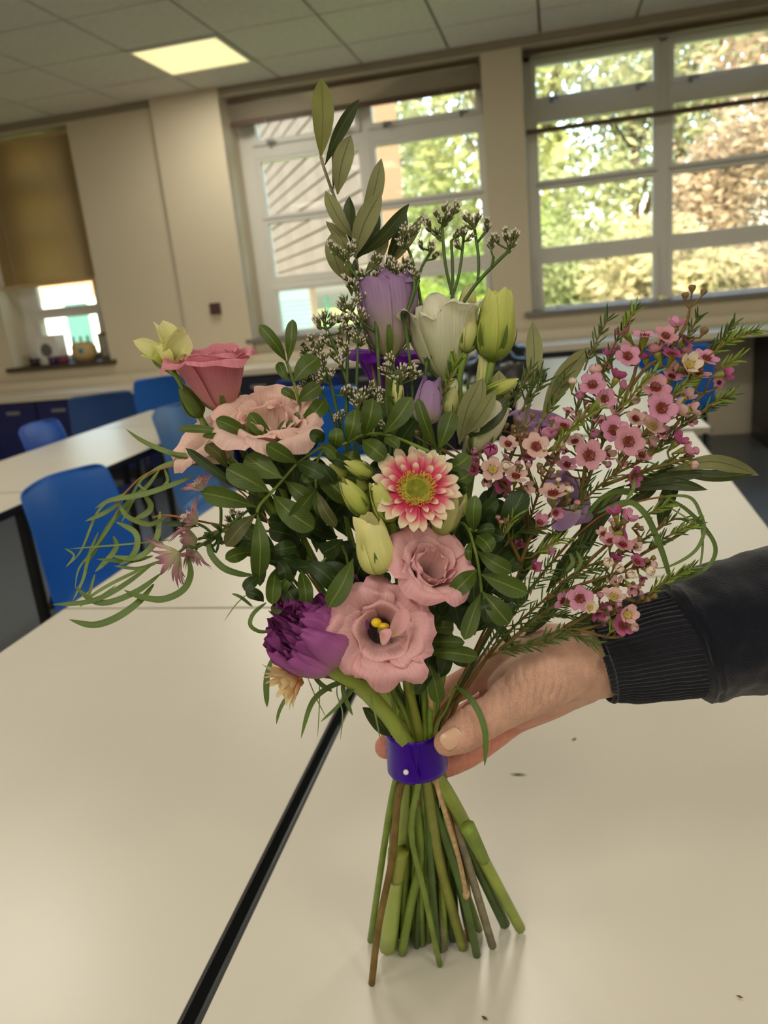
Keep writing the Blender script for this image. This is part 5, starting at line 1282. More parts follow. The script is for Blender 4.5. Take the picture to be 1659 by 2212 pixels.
waxflower('pink waxflower branch spreading over the upper right', (803, 2125), (928, 1598, .478),
    [(1520, 850, .446), (1470, 905, .446), (1400, 985, .447), (1320, 1030, .450), (1250, 1092, .454), (1180, 1172, .460), (1130, 1230, .464), (1060, 1335, .470), (985, 1490, .474)],
    [[(1490, 665, .444), (1480, 705, .444), (1440, 765, .445), (1390, 800, .446), (1335, 885, .448), (1290, 985, .451), (1250, 1092, .454)], [(1305, 790, .448), (1290, 870, .449), (1272, 965, .451), (1252, 1085, .454)], [(1520, 800, .442), (1460, 855, .444), (1400, 925, .446), (1325, 1026, .450)], [(1500, 985, .446), (1450, 1000, .447), (1380, 1020, .449), (1300, 1050, .452)], [(1385, 730, .446), (1370, 810, .446), (1340, 880, .448)]],
    [(1352, 722, 22, .444, (-.6, .7, .2), 'cup', 'mag'), (1392, 728, 25, .440, (0, .8, .45), 'open', 'pink'), (1437, 727, 24, .438, (.1, .45, .85), 'open', 'rose'), (1458, 706, 22, .446, (.1, .7, .4), 'cup', 'pink'), (1478, 738, 20, .446, UR, 'open', 'mag'), (1355, 770, 25, .442, (.0, .2, 1), 'open', 'pink'), (1420, 762, 24, .444, (-.3, .8, .1), 'cup', 'rose'), (1452, 768, 23, .440, (.1, .7, .55), 'open', 'mag'), (1488, 788, 25, .434, (.1, .15, 1), 'cup', 'white', 'pale'), (1525, 775, 25, .438, (.2, .6, .65), 'open', 'pink'), (1508, 812, 25, .440, (.0, .75, .45), 'open', 'rose'), (1562, 808, 20, .442, (.8, .2, .1), 'cup', 'mag'),
     (1280, 832, 26, .442, (-.2, .35, .9), 'open', 'pink'), (1285, 808, 21, .447, (.0, .9, .2), 'bud', 'pale'), (1332, 818, 21, .446, (.3, .6, .2), 'cup', 'mag'), (1305, 862, 23, .444, (.1, .2, 1), 'open', 'pink'), (1236, 830, 15, .446, (0, .9, .3), 'bud', 'white'), (1415, 838, 30, .436, (0, .4, .9), 'open', 'rose'), (1428, 882, 31, .430, (-.02, .08, 1), 'open', 'pink'), (1478, 858, 23, .444, (.5, .6, .0), 'cup', 'pale'), (1490, 888, 21, .446, (.8, .3, .1), 'cup', 'pale'), (1368, 868, 16, .444, (.3, .4, .8), 'bud', 'pale'),
     (1325, 930, 29, .438, (-.05, .25, 1), 'open', 'pink'), (1357, 954, 31, .430, (0, .1, 1), 'open', 'rose'), (1408, 922, 25, .440, (.2, .5, .7), 'open', 'pale', 'pale'), (1402, 952, 21, .446, (.5, .1, .4), 'cup', 'pale'), (1462, 955, 22, .444, (.3, .4, .3), 'cup', 'mag'), (1478, 972, 20, .442, (.6, .2, .4), 'cup', 'rose'), (1496, 976, 14, .446, (.7, .3, .3), 'bud', 'pink'), (1494, 1002, 15, .444, (.5, -.3, .5), 'bud', 'pale'),
     (1272, 984, 31, .430, (-.02, .12, 1), 'open', 'rose'), (1310, 985, 20, .446, (.3, .3, .5), 'cup', 'pale'), (1309, 1001, 12, .446, (.5, -.3, .4), 'bud', 'pink'), (1345, 980, 14, .448, (.4, .5, .3), 'bud', 'pale'), (1368, 1030, 22, .448, (.4, -.1, .7), 'open', 'mag'), (1345, 840, 18, .45, (.2, .6, .3), 'cup', 'pink'), (1330, 895, 20, .45, (.0, .6, .3), 'cup', 'pale'), (1395, 775, 18, .45, (-.2, .7, .2), 'cup', 'mag'), (1440, 905, 18, .45, (.3, .5, .1), 'cup', 'rose'), (1385, 905, 18, .452, (.1, .6, .2), 'cup', 'pink'), (1255, 905, 18, .45, (-.3, .6, .2), 'cup', 'pink'),
     (1385, 985, 20, .446, (.2, .5, .7), 'open', 'rose'), (1242, 955, 20, .446, (-.2, .6, .6), 'open', 'pale'), (1300, 912, 18, .448, (-.1, .6, .5), 'open', 'pink'), (1372, 905, 20, .446, (.1, .4, .8), 'open', 'pale'), (1450, 815, 20, .446, (.1, .6, .6), 'open', 'pink'), (1478, 762, 18, .448, (.2, .7, .4), 'cup', 'rose'), (1318, 770, 18, .448, (-.2, .8, .3), 'cup', 'mag'), (1225, 1005, 20, .444, (-.1, .5, .7), 'open', 'pink'), (1430, 935, 19, .446, (.2, .4, .7), 'open', 'pink'), (1340, 1005, 15, .448, (.2, .5, .5), 'cup', 'pale')],
    [(1480, 640, 13, .444, (-.1, .9, .2)), (1495, 624, 13, .444, (.05, .95, .1)), (1519, 632, 12, .444, (.4, .9, .1)), (1520, 716, 15, .445, (.4, .8, .2)), (1275, 880, 11, .448), (1285, 895, 11, .448), (1265, 870, 10, .449), (1460, 712, 9, .446)],
    [[(1262, 800, .448), (1275, 765, .448), (1312, 690, .448)], [(1305, 800, .446), (1320, 760, .446), (1362, 675, .446)], [(1282, 760, .447), (1300, 790, .447), (1310, 830, .447)], [(1480, 915, .444), (1520, 890, .444), (1578, 855, .444)], [(1400, 990, .446), (1440, 955, .446), (1482, 905, .446)], [(1520, 770, .444), (1550, 750, .444), (1612, 716, .442)], [(1505, 780, .445), (1545, 748, .445), (1585, 700, .445)], [(1350, 1040, .449), (1420, 1010, .448), (1480, 990, .447)], [(1250, 930, .45), (1245, 880, .45), (1270, 830, .45)], [(1470, 760, .446), (1490, 720, .446), (1510, 680, .446)]],
    [[(1340, 740, .440), (1352, 705, .440), (1372, 668, .440)], [(1545, 800, .442), (1570, 785, .442), (1600, 772, .442)], [(1530, 770, .440), (1580, 735, .440), (1640, 712, .438)], [(1362, 858, .434), (1390, 825, .434), (1415, 802, .433)], [(1445, 862, .436), (1470, 838, .436), (1492, 820, .436)], [(1515, 890, .440), (1545, 868, .440), (1580, 852, .440)], [(1330, 890, .444), (1355, 865, .444), (1380, 850, .444)]],
    [(865, 1700), (848, 1850), (818, 2000)], (.0008, .0024, .0026),
    [[(1180, 1172, .460), (1250, 1092, .454), (1320, 1030, .450), (1400, 985, .447)], [(1250, 1092, .452), (1290, 985, .451), (1335, 885, .448)], [(1250, 1085, .456), (1272, 965, .451), (1290, 870, .449)], [(1325, 1026, .450), (1400, 925, .446), (1460, 855, .444)]])
waxflower('pale pink waxflower cluster right of the gerbera', (948, 1994), (936, 1600, .476),
    [(1230, 935, .438), (1200, 990, .440), (1165, 1062, .444), (1142, 1135, .448), (1125, 1230, .456), (1060, 1350, .464), (990, 1480, .472)],
    [[(1060, 1022, .440), (1100, 1062, .442), (1140, 1132, .447)], [(1110, 900, .446), (1125, 960, .446), (1150, 1040, .446), (1165, 1062, .446)], [(1225, 1070, .442), (1190, 1110, .445), (1145, 1160, .450)], [(1125, 1045, .436), (1135, 1080, .440), (1142, 1130, .446)], [(1090, 1118, .436), (1100, 1160, .442), (1125, 1215, .452)], [(1175, 1125, .438), (1150, 1150, .444), (1125, 1215, .452)]],
    [(1157, 965, 27, .430, (0, .2, 1), 'open', 'pale'), (1180, 948, 23, .438, (.2, .8, .2), 'cup', 'pink'), (1218, 922, 25, .438, (.2, .75, .5), 'open', 'pink'), (1198, 935, 18, .442, (-.3, .8, .3), 'cup', 'rose'), (1058, 976, 23, .432, (0, .35, .9), 'bud', 'mag'), (1097, 960, 20, .442, (.1, .5, .7), 'open', 'pale'), (1064, 1015, 25, .430, (.05, .25, 1), 'open', 'pale', 'pale'), (1092, 1009, 16, .428, (.1, .5, .8), 'bud', 'white'), (1114, 1030, 24, .430, (0, .7, .65), 'open', 'pale'), (1024, 1014, 17, .44, (-.5, .2, .6), 'open', 'mag'), (1050, 1037, 15, .438, (0, -.4, .8), 'cup', 'pale'), (1030, 995, 16, .444, (-.2, .7, .4), 'cup', 'rose'), (1086, 1046, 19, .444, (0, -.2, .8), 'open', 'mag'), (1118, 1003, 9, .430, (.1, .8, .5), 'bud', 'rose'), (1140, 1008, 10, .430, (.2, .7, .5), 'bud', 'rose'), (1176, 972, 8, .428, (.1, .8, .4), 'bud', 'white'), (1210, 965, 12, .436, (.6, .3, .5), 'bud', 'pale'), (1195, 1068, 29, .430, (-.1, .75, .5), 'open', 'pale'), (1228, 1062, 14, .430, (.2, .8, .5), 'bud', 'white'), (1246, 1090, 11, .432, (.1, .8, .5), 'bud', 'rose'), (1206, 1040, 9, .430, (0, .9, .3), 'bud', 'white'), (1165, 1130, 20, .432, (.2, .5, .8), 'cup', 'pink'), (1076, 1120, 8, .43, (-.2, .8, .5), 'bud', 'rose'), (1082, 1130, 8, .43, (.1, .8, .5), 'bud', 'rose'), (1152, 1225, 16, .446, (.4, .2, .6), 'cup', 'mag'), (1180, 1190, 17, .45, (.5, .2, .5), 'cup', 'pink'), (1120, 1180, 14, .448, (.2, .5, .5), 'cup', 'mag'), (1145, 985, 18, .446, (-.2, .4, .5), 'open', 'mag'), (1130, 950, 14, .45, (0, .7, .4), 'cup', 'rose'), (1185, 1000, 15, .446, (.3, .3, .6), 'cup', 'pink')],
    [(1093, 920, 11, .444), (1108, 925, 11, .442), (1122, 912, 10, .444), (1136, 925, 11, .444), (1138, 940, 11, .44), (1070, 915, 10, .446), (1150, 900, 11, .446), (1118, 942, 9, .446), (1124, 1010, 10, .43), (1165, 1008, 12, .432), (1172, 1020, 11, .432), (1192, 1018, 11, .432), (1206, 1022, 9, .432), (1225, 1048, 10, .43), (1228, 1082, 10, .43), (1095, 1125, 9, .43), (900, 935, 9, .444), (915, 935, 9, .444), (950, 935, 9, .446)],
    [[(1108, 880, .446), (1125, 840, .446), (1148, 795, .446)], [(1120, 895, .446), (1145, 860, .446), (1178, 820, .446)], [(1175, 905, .444), (1195, 870, .444), (1222, 815, .444)], [(1085, 900, .447), (1100, 860, .447), (1135, 830, .447)], [(940, 900, .436), (955, 850, .436), (985, 780, .436)], [(1090, 1180, .440), (1120, 1150, .440), (1180, 1142, .44)], [(1130, 890, .447), (1140, 850, .447), (1170, 800, .447)]],
    [[(1190, 985, .428), (1225, 935, .427), (1290, 880, .426)], [(960, 850, .434), (975, 810, .434), (985, 775, .434)], [(1086, 1165, .432), (1098, 1135, .430), (1112, 1115, .43)], [(1150, 1200, .438), (1190, 1175, .438), (1220, 1162, .438)]],
    [(946, 1850)], (.0008, .0018, .0022), [[(1125, 1230, .456), (1142, 1135, .448), (1165, 1062, .444)], [(1060, 1350, .464), (1110, 1260, .458), (1135, 1180, .452)]])
waxflower('pink waxflower branch reaching right above the sleeve cuff', (1020, 1996), (948, 1602, .482),
    [(1440, 1118, .450), (1410, 1152, .449), (1330, 1202, .448), (1250, 1232, .450), (1180, 1292, .456), (1090, 1375, .462), (1010, 1485, .470)],
    [[(1345, 1125, .442), (1322, 1165, .444), (1285, 1200, .447), (1250, 1232, .450)], [(1412, 1215, .442), (1370, 1228, .443), (1310, 1245, .445), (1240, 1268, .450), (1180, 1294, .456)], [(1505, 1132, .452), (1450, 1165, .451), (1390, 1195, .45), (1330, 1240, .449), (1280, 1262, .45)]],
    [(1330, 1112, 20, .436, (-.2, .8, .3), 'cup', 'mag'), (1352, 1122, 22, .438, (.3, .5, .5), 'cup', 'pink'), (1345, 1152, 22, .438, (.8, .1, .3), 'open', 'mag'), (1318, 1170, 20, .436, (-.1, .7, .5), 'open', 'rose'), (1345, 1178, 22, .434, (.1, .6, .6), 'open', 'rose'), (1368, 1180, 16, .438, (.3, .2, .7), 'cup', 'pale'), (1312, 1218, 17, .430, (0, .5, .8), 'bud', 'white'), (1336, 1230, 15, .430, (.1, .4, .9), 'bud', 'white'), (1361, 1243, 15, .430, (.1, .4, .9), 'bud', 'white'), (1400, 1232, 17, .434, (.3, -.1, .8), 'bud', 'white'), (1408, 1222, 13, .438, (.4, .3, .6), 'bud', 'pale'), (1376, 1214, 17, .438, (.2, .5, .6), 'open', 'mag'), (1330, 1212, 17, .44, (.1, .6, .3), 'cup', 'mag'), (1320, 1127, 8, .432, (-.3, .8, .4), 'bud', 'pink'), (1385, 1248, 11, .442, (.2, -.5, .5), 'cup', 'mag')],
    [(1375, 1136, 10, .44, (.8, .4, .3)), (1384, 1142, 10, .44, (.9, .2, .3)), (1380, 1166, 10, .438, (.5, .6, .4)), (1372, 1182, 10, .438, (.5, .6, .4)), (1395, 1212, 11, .438, (.6, .5, .4)), (1410, 1206, 10, .438, (.7, .5, .4)), (1345, 1105, 9, .44)],
    [[(1420, 1145, .450), (1460, 1120, .450), (1510, 1130, .449)], [(1390, 1195, .449), (1430, 1165, .449), (1500, 1132, .448)], [(1380, 1120, .448), (1410, 1105, .448), (1440, 1088, .448)], [(1200, 1260, .45), (1240, 1245, .45), (1300, 1225, .45)]],
    [[(1440, 1160, .446), (1475, 1142, .446), (1510, 1128, .446)], [(1400, 1112, .446), (1420, 1100, .446), (1442, 1088, .446)]],
    [(1000, 1850)], (.0008, .0018, .0022), [[(1090, 1375, .462), (1180, 1292, .456), (1250, 1232, .450), (1330, 1202, .448), (1400, 1155, .449)], [(1180, 1294, .454), (1240, 1268, .450), (1310, 1245, .445)], [(1090, 1330, .46), (1150, 1250, .456), (1220, 1190, .455), (1300, 1160, .455)]])
waxflower('lowest waxflower branch crossing the hand and the dark cuff', (905, 1985), (954, 1606, .488),
    [(1345, 1375, .436), (1310, 1376, .436), (1222, 1358, .438), (1150, 1392, .442), (1080, 1408, .448), (1025, 1455, .460)],
    [[(1345, 1310, .432), (1290, 1318, .434), (1222, 1356, .438)], [(1395, 1290, .440), (1340, 1262, .442), (1260, 1288, .446), (1180, 1320, .450), (1080, 1405, .449)], [(1300, 1348, .437), (1250, 1362, .438)], [(1420, 1285, .442), (1380, 1300, .442), (1320, 1280, .443)]],
    [(1330, 1262, 19, .436, (-.2, .8, .3), 'cup', 'pale'), (1325, 1290, 24, .430, (.1, .75, .5), 'open', 'pale', 'pale'), (1252, 1293, 26, .424, (-.05, .1, 1), 'open', 'pink'), (1274, 1313, 16, .422, (.1, .2, 1), 'cup', 'white', 'pale'), (1290, 1322, 18, .430, (.1, -.5, .5), 'cup', 'mag'), (1316, 1316, 9, .424, (.1, .6, .7), 'bud', 'pink'), (1336, 1308, 9, .424, (.2, .7, .6), 'bud', 'pink'), (1355, 1328, 23, .420, (.1, .2, 1), 'cup', 'pale', 'pale'), (1345, 1352, 23, .426, (.1, .4, .8), 'open', 'mag'), (1365, 1355, 15, .424, (.5, .1, .7), 'bud', 'pale'), (1296, 1288, 12, .43, (-.1, .6, .7), 'bud', 'rose'), (1362, 1268, 18, .434, (.3, -.5, .5), 'cup', 'rose'), (1305, 1318, 16, .434, (.2, .5, .5), 'cup', 'mag'), (1330, 1322, 14, .432, (.3, .4, .5), 'cup', 'mag')],
    [(1385, 1262, 9, .436, (.8, .3, .3)), (1366, 1262, 9, .436, (.5, .4, .4)), (1398, 1296, 10, .438, (.5, .4, .4)), (1412, 1288, 11, .438, (.8, .3, .3)), (1385, 1292, 9, .438, (.3, .4, .4))],
    [[(1060, 1412, .446), (1140, 1395, .440), (1220, 1372, .436)], [(1180, 1320, .448), (1250, 1290, .444), (1310, 1262, .440)], [(1390, 1300, .441), (1430, 1262, .441), (1490, 1232, .440)], [(1120, 1360, .449), (1180, 1330, .448), (1240, 1330, .446)], [(1222, 1360, .436), (1260, 1380, .434), (1290, 1392, .434)], [(1210, 1250, .452), (1240, 1220, .452), (1268, 1200, .452)]],
    [[(1400, 1285, .438), (1445, 1252, .438), (1485, 1228, .438)], [(1310, 1376, .434), (1330, 1350, .433), (1335, 1340, .433)]],
    [(915, 1850)], (.0008, .0016, .002), [[(1080, 1408, .446), (1150, 1392, .441), (1222, 1358, .437), (1290, 1318, .433)], [(1080, 1405, .448), (1180, 1320, .449), (1260, 1288, .445)], [(1040, 1440, .456), (1090, 1340, .456), (1140, 1280, .456), (1200, 1230, .455)], [(1060, 1400, .454), (1120, 1320, .454), (1180, 1240, .454)]])
# spare bare stems between the band and the table come from the stems above
# ================================================================== purple band, twine
A0, A1 = P(903, 1655, .4915), P(896, 1571, .4845)
axB = (A1 - A0); HB = axB.length; axB.normalize()
_, XB = frame_of(axB, 0)                      # XB: perpendicular to the band's axis
zc = (EYE - A0); zc = (zc - axB * zc.dot(axB)).normalized(); XB = zc; YB = axB.cross(XB)   # angle 0 faces the viewer
def band_geo(a0, a1, r0, r1, n, mrows, edge=None):
    v, f = [], []
    for j in range(mrows + 1):
        h = j / mrows
        for k in range(n + 1):
            t = k / n; e1 = a1 if edge is None else edge(h)
            a = a0 + (e1 - a0) * t
            r = r0 + (r1 - r0) * t + .0004 * noise.noise(Vector((a * 2.2, h * 1.5, 3)))
            r *= 1 - .05 * h + .03 * abs(h - .5)
            v.append(A0 + axB * (HB * h) + (XB * math.cos(a) + YB * math.sin(a)) * r)
    for j in range(mrows):
        for k in range(n): f.append((j * (n + 1) + k, j * (n + 1) + k + 1, (j + 1) * (n + 1) + k + 1, (j + 1) * (n + 1) + k))
    return v, f
M_satin = bpy.data.materials.new('purple_satin'); M_satin.use_nodes = True
b = M_satin.node_tree.nodes['Principled BSDF']; b.inputs['Base Color'].default_value = srgb(50, 10, 130); b.inputs['Roughness'].default_value = .27; b.inputs['Sheen Weight'].default_value = .15; b.inputs['Sheen Tint'].default_value = srgb(120, 80, 255); b.inputs['Specular IOR Level'].default_value = .7; b.inputs['Specular Tint'].default_value = srgb(150, 110, 255)
rb = empty('ribbon', A0); tag(rb, 'purple satin ribbon band wrapped round the stems with a pearl pin', 'ribbon')
v, f = band_geo(0, 6.283, .0188, .0188, 64, 10)
o = mesh_obj('band', [p_ - A0 for p_ in v], f, M_satin, rb); o.modifiers.new('thickness', 'SOLIDIFY').thickness = .0005
# the overlapping end: its edge runs in a curve from the upper left down to the pin
edge = lambda h: -.22 + .36 * (1 - h) ** 1.6 - (.30 * max(0, .16 - h) / .16 if h < .16 else 0)
v, f = band_geo(-2.2, 0, .0191, .0200, 40, 14, edge)
o = mesh_obj('overlap_end', [p_ - A0 for p_ in v], f, M_satin, rb); o.modifiers.new('thickness', 'SOLIDIFY').thickness = .0006
c = P(877, 1668, .4705); mb = MB().lathe([(0, -1), (.5, -.87), (.87, -.5), (1, 0), (.87, .5), (.5, .87), (0, 1)], 16)
o = mesh_obj('pearl_pin', [Vector(q) * .0018 + (c - A0) for q in mb.v], mb.f, mat('pearl', (226, 216, 206), .15, .8, coat=.5), rb); o['label'] = 'small pearl pin head'
tw = Plant('twine', 'beige natural twine tied round the stems, its end hanging below the band', 'twine', table_pt(1006, 1945), 'ties of the bouquet')
M_twine = mat('twine', (176, 150, 112), .9, .1, vary=.25, scale=300, bump=.5, bscale=500)
tw.tube('strand', [P(926, 1475, .4675), P(932, 1540, .468), P(938, 1600, .482), P(940, 1650, .487), P(945, 1700, .485), P(966, 1770, .490), P(990, 1850, .500), P(1003, 1910, .512), P(1007, 1934, .516)], .0016, M_twine)
tw.tube('strand', [P(985, 1475, .474), P(958, 1535, .472), P(936, 1590, .480)], .0015, M_twine)
blob(tw, 'knot', P(1007, 1932, .516), .0030, M_twine, None, (.8, 1.2, .8))

# ================================================================== the hand and the sleeve
def chain(mb, pts, n=20):
    q, r = smooth_pts([P(a, b_, d) for a, b_, d, _ in pts], [r_ for *_, r_ in pts], 5)
    # round the ends with extra rings
    def capd(a, b_, ra):
        t = (a - b_).normalized(); return [(a + t * ra * s, ra * math.sqrt(max(0, 1 - s * s))) for s in (.35, .65, .87, .98)]
    e0 = capd(q[0], q[1], r[0])[::-1]; e1 = capd(q[-1], q[-2], r[-1])
    Q = [x for x, _ in e0] + q + [x for x, _ in e1]; Rr = [x for _, x in e0] + list(r) + [x for _, x in e1]
    v, f = tube_geo(Q, Rr, n); mb.add(v, f)
hb = MB()
W_ = (1286, 1424, .482, .0245)
FA = (1420, 1398, .486, .026)
chain(hb, [(1560, 1370, .488, .028), FA, W_, (1215, 1440, .482, .0235), (1170, 1452, .484, .0185)])
# thumb
chain(hb, [W_[:3] + (.018,), (1225, 1438, .470, .0195), (1165, 1474, .464, .0185), (1112, 1508, .461, .0152), (1066, 1540, .458, .0126), (1022, 1568, .456, .0121), (992, 1588, .456, .0113), (966, 1604, .458, .0082)])
# index, middle, ring, little finger
chain(hb, [W_[:3] + (.018,), (1185, 1410, .492, .019), (1090, 1432, .508, .0135), (1030, 1462, .520, .0105), (978, 1490, .529, .0098), (905, 1530, .530, .0090), (858, 1560, .520, .0084), (842, 1572, .512, .0074)])
chain(hb, [W_[:3] + (.018,), (1190, 1445, .500, .0185), (1100, 1490, .522, .0130), (1040, 1530, .533, .0105), (985, 1562, .539, .0100), (900, 1592, .535, .0092), (850, 1606, .522, .0086), (834, 1614, .512, .0078)])
chain(hb, [W_[:3] + (.018,), (1195, 1474, .502, .0175), (1105, 1525, .524, .0125), (1045, 1575, .534, .0102), (990, 1612, .538, .0096), (910, 1640, .533, .0088), (862, 1644, .520, .0080)])
chain(hb, [W_[:3] + (.017,), (1205, 1494, .496, .0150), (1110, 1548, .514, .0115), (1060, 1592, .523, .0098), (1008, 1630, .526, .0094), (955, 1654, .524, .0086), (905, 1662, .518, .0074)])
# web between thumb and index, heel of the palm
chain(hb, [(1180, 1450, .480, .018), (1120, 1462, .486, .0130), (1076, 1480, .493, .0082)])
chain(hb, [(1255, 1462, .486, .0175), (1180, 1500, .492, .0155), (1120, 1532, .500, .0125)])
HL = P(1286, 1424, .482)
person = mesh_obj('person', [Vector(q) - HL for q in hb.v], hb.f, None, None, True, loc=None)
person.location = HL
tag(person, 'right hand reaching in from the right in a dark navy sleeve, gripping the stems', 'person')
rm = person.modifiers.new('skin_surface', 'REMESH'); rm.mode = 'VOXEL'; rm.voxel_size = .0011; rm.use_smooth_shade = True
sm = person.modifiers.new('soften', 'SMOOTH'); sm.factor = .5; sm.iterations = 9
dg = bpy.context.evaluated_depsgraph_get(); ev = person.evaluated_get(dg); nm = bpy.data.meshes.new_from_object(ev); person.modifiers.clear(); old = person.data; person.data = nm; nm.name = 'person'
# creases, knuckle and tendon relief worked into the surface; pinkness kept as a vertex colour
n_ = len(nm.vertices); co = np.zeros(n_ * 3); nm.vertices.foreach_get('co', co); co = co.reshape(-1, 3); no_ = np.zeros(n_ * 3); nm.vertices.foreach_get('normal', no_); no_ = no_.reshape(-1, 3)
Wc = co + np.array(HL)
Rn, Un_, Fn = np.array(R_), np.array(U_), np.array(F_); rel = Wc - np.array(EYE)
dd = rel @ Fn; pxx = CX + F_PX * (rel @ Rn) / dd; pyy = CY - F_PX * (rel @ Un_) / dd
disp = np.zeros(n_)
tp = (P(1022, 1568, .456), P(966, 1604, .458)); tdir = (tp[1] - tp[0]).normalized()
ip = np.array(tp[0]); along = (Wc - ip) @ np.array(tdir); near = np.linalg.norm(Wc - ip, axis=1)
for s0, amp in ((-.0045, .00030), (-.0022, .00038), (0, .00045), (.0022, .00035), (.0045, .0003)):
    wob = .0006 * np.sin(pyy * .12 + s0 * 900)
    disp -= amp * np.exp(-((along - s0 + wob) / .0006) ** 2) * (near < .017)
# thumb base wrinkles: lines across the thenar seen from the thumb's back
u2 = (Wc - np.array(P(1112, 1508, .461))) @ np.array((P(1165, 1474, .464) - P(1066, 1540, .458)).normalized())
msk = np.exp(-((pxx - 1150) / 75) ** 2) * np.exp(-((pyy - 1500) / 60) ** 2) * (dd < .475)
disp -= msk * .0006 * (np.sin(u2 * 1900 + np.sin(pyy * .05) * 1.5) ** 8)
for (x, y, rx, ry, a) in ((1040, 1472, 16, 40, .0016), (1085, 1470, 14, 24, .0012), (1258, 1440, 14, 50, .0008), (1240, 1395, 40, 10, -.0009), (1180, 1385, 50, 9, -.0008)):
    disp -= a * np.exp(-((pxx - x) / rx) ** 2 - ((pyy - y) / ry) ** 2)
fine = np.array([noise.noise(Vector(q) * 420) for q in Wc]); disp += fine * .00010
co2 = co + no_ * disp[:, None]; nm.vertices.foreach_set('co', co2.ravel())
ca = nm.color_attributes.new('pink', 'FLOAT_COLOR', 'POINT')
palm = np.clip((dd - .470) / .030, 0, 1) * np.clip((pyy - 1500) / 50, 0, 1)
kn = .75 * np.exp(-(near / .012) ** 2) + .7 * np.exp(-((pxx - 965) / 30) ** 2 - ((pyy - 1612) / 26) ** 2)
pk = np.clip(palm * .9 + kn * .6 + .5 * (dd > .505), 0, 1)
cc = np.ones((n_, 4)); cc[:, 0] = pk; wm = np.clip(1.1 * np.exp(-((pxx - 1150) / 95) ** 2 - ((pyy - 1490) / 75) ** 2) * (dd < .478) + 1.0 * np.exp(-(near / .014) ** 2) + .35 * (dd > .49), 0, 1); cc[:, 1] = wm; cc[:, 2] = 0; ca.data.foreach_set('color', cc.ravel().astype(np.float32))
nm.polygons.foreach_set('use_smooth', [True] * len(nm.polygons)); nm.update()
M_skin = bpy.data.materials.new('skin'); M_skin.use_nodes = True; nt = M_skin.node_tree; N = nt.nodes; Lk = nt.links; b = N['Principled BSDF']
vc = N.new('ShaderNodeVertexColor'); vc.layer_name = 'pink'
mx = N.new('ShaderNodeMix'); mx.data_type = 'RGBA'; mx.inputs[6].default_value = srgb(206, 162, 140); mx.inputs[7].default_value = srgb(214, 142, 122); sp = N.new('ShaderNodeSeparateColor'); Lk.new(vc.outputs[0], sp.inputs[0]); Lk.new(sp.outputs[0], mx.inputs[0])
tc = N.new('ShaderNodeTexCoord'); n1 = N.new('ShaderNodeTexNoise'); n1.inputs['Scale'].default_value = 90; n1.inputs['Detail'].default_value = 6; Lk.new(tc.outputs['Object'], n1.inputs[0])
r1 = N.new('ShaderNodeMapRange'); r1.inputs[1].default_value = .3; r1.inputs[2].default_value = .7; r1.inputs[3].default_value = .86; r1.inputs[4].default_value = 1.1; Lk.new(n1.outputs[0], r1.inputs[0])
mu = N.new('ShaderNodeVectorMath'); mu.operation = 'SCALE'; Lk.new(mx.outputs[2], mu.inputs[0]); Lk.new(r1.outputs[0], mu.inputs['Scale']); Lk.new(mu.outputs[0], b.inputs['Base Color'])
b.inputs['Roughness'].default_value = .48; b.inputs['Subsurface Weight'].default_value = .12; b.inputs['Subsurface Radius'].default_value = (.004, .0016, .0009); b.inputs['Subsurface Scale'].default_value = .6
vo = N.new('ShaderNodeTexVoronoi'); vo.feature = 'DISTANCE_TO_EDGE'; vo.inputs['Scale'].default_value = 900; Lk.new(tc.outputs['Object'], vo.inputs['Vector'])
n2 = N.new('ShaderNodeTexNoise'); n2.inputs['Scale'].default_value = 260; n2.inputs['Detail'].default_value = 8; Lk.new(tc.outputs['Object'], n2.inputs[0])
adm = N.new('ShaderNodeMath'); adm.operation = 'MULTIPLY_ADD'; adm.inputs[1].default_value = 1.2; Lk.new(vo.outputs['Distance'], adm.inputs[0]); Lk.new(n2.outputs[0], adm.inputs[2])
bp = N.new('ShaderNodeBump'); bp.inputs['Strength'].default_value = .6; bp.inputs['Distance'].default_value = .0009; Lk.new(adm.outputs[0], bp.inputs['Height']); wv = N.new('ShaderNodeTexWave'); wv.wave_type = 'BANDS'; wv.bands_direction = 'X'; wv.inputs['Scale'].default_value = 62; wv.inputs['Distortion'].default_value = 5.5; wv.inputs['Detail'].default_value = 3; wv.inputs['Detail Scale'].default_value = 1.4
rot = V(-.86, -.5, 0); mpn = N.new('ShaderNodeMapping'); mpn.vector_type = 'POINT'; mpn.inputs['Rotation'].default_value = Matrix((rot, U_, F_)).to_euler()
Lk.new(tc.outputs['Object'], mpn.inputs[0]); Lk.new(mpn.outputs[0], wv.inputs[0])
pw = N.new('ShaderNodeMath'); pw.operation = 'POWER'; pw.inputs[1].default_value = .45; Lk.new(wv.outputs['Fac'], pw.inputs[0])
ms_ = N.new('ShaderNodeMath'); ms_.operation = 'MULTIPLY'; Lk.new(pw.outputs[0], ms_.inputs[0]); Lk.new(sp.outputs[1], ms_.inputs[1])
bp2 = N.new('ShaderNodeBump'); bp2.inputs['Strength'].default_value = .6; bp2.inputs['Distance'].default_value = .0011; Lk.new(ms_.outputs[0], bp2.inputs['Height']); Lk.new(bp.outputs[0], bp2.inputs['Normal']); Lk.new(bp2.outputs[0], b.inputs['Normal'])
nm.materials.clear(); nm.materials.append(M_skin)
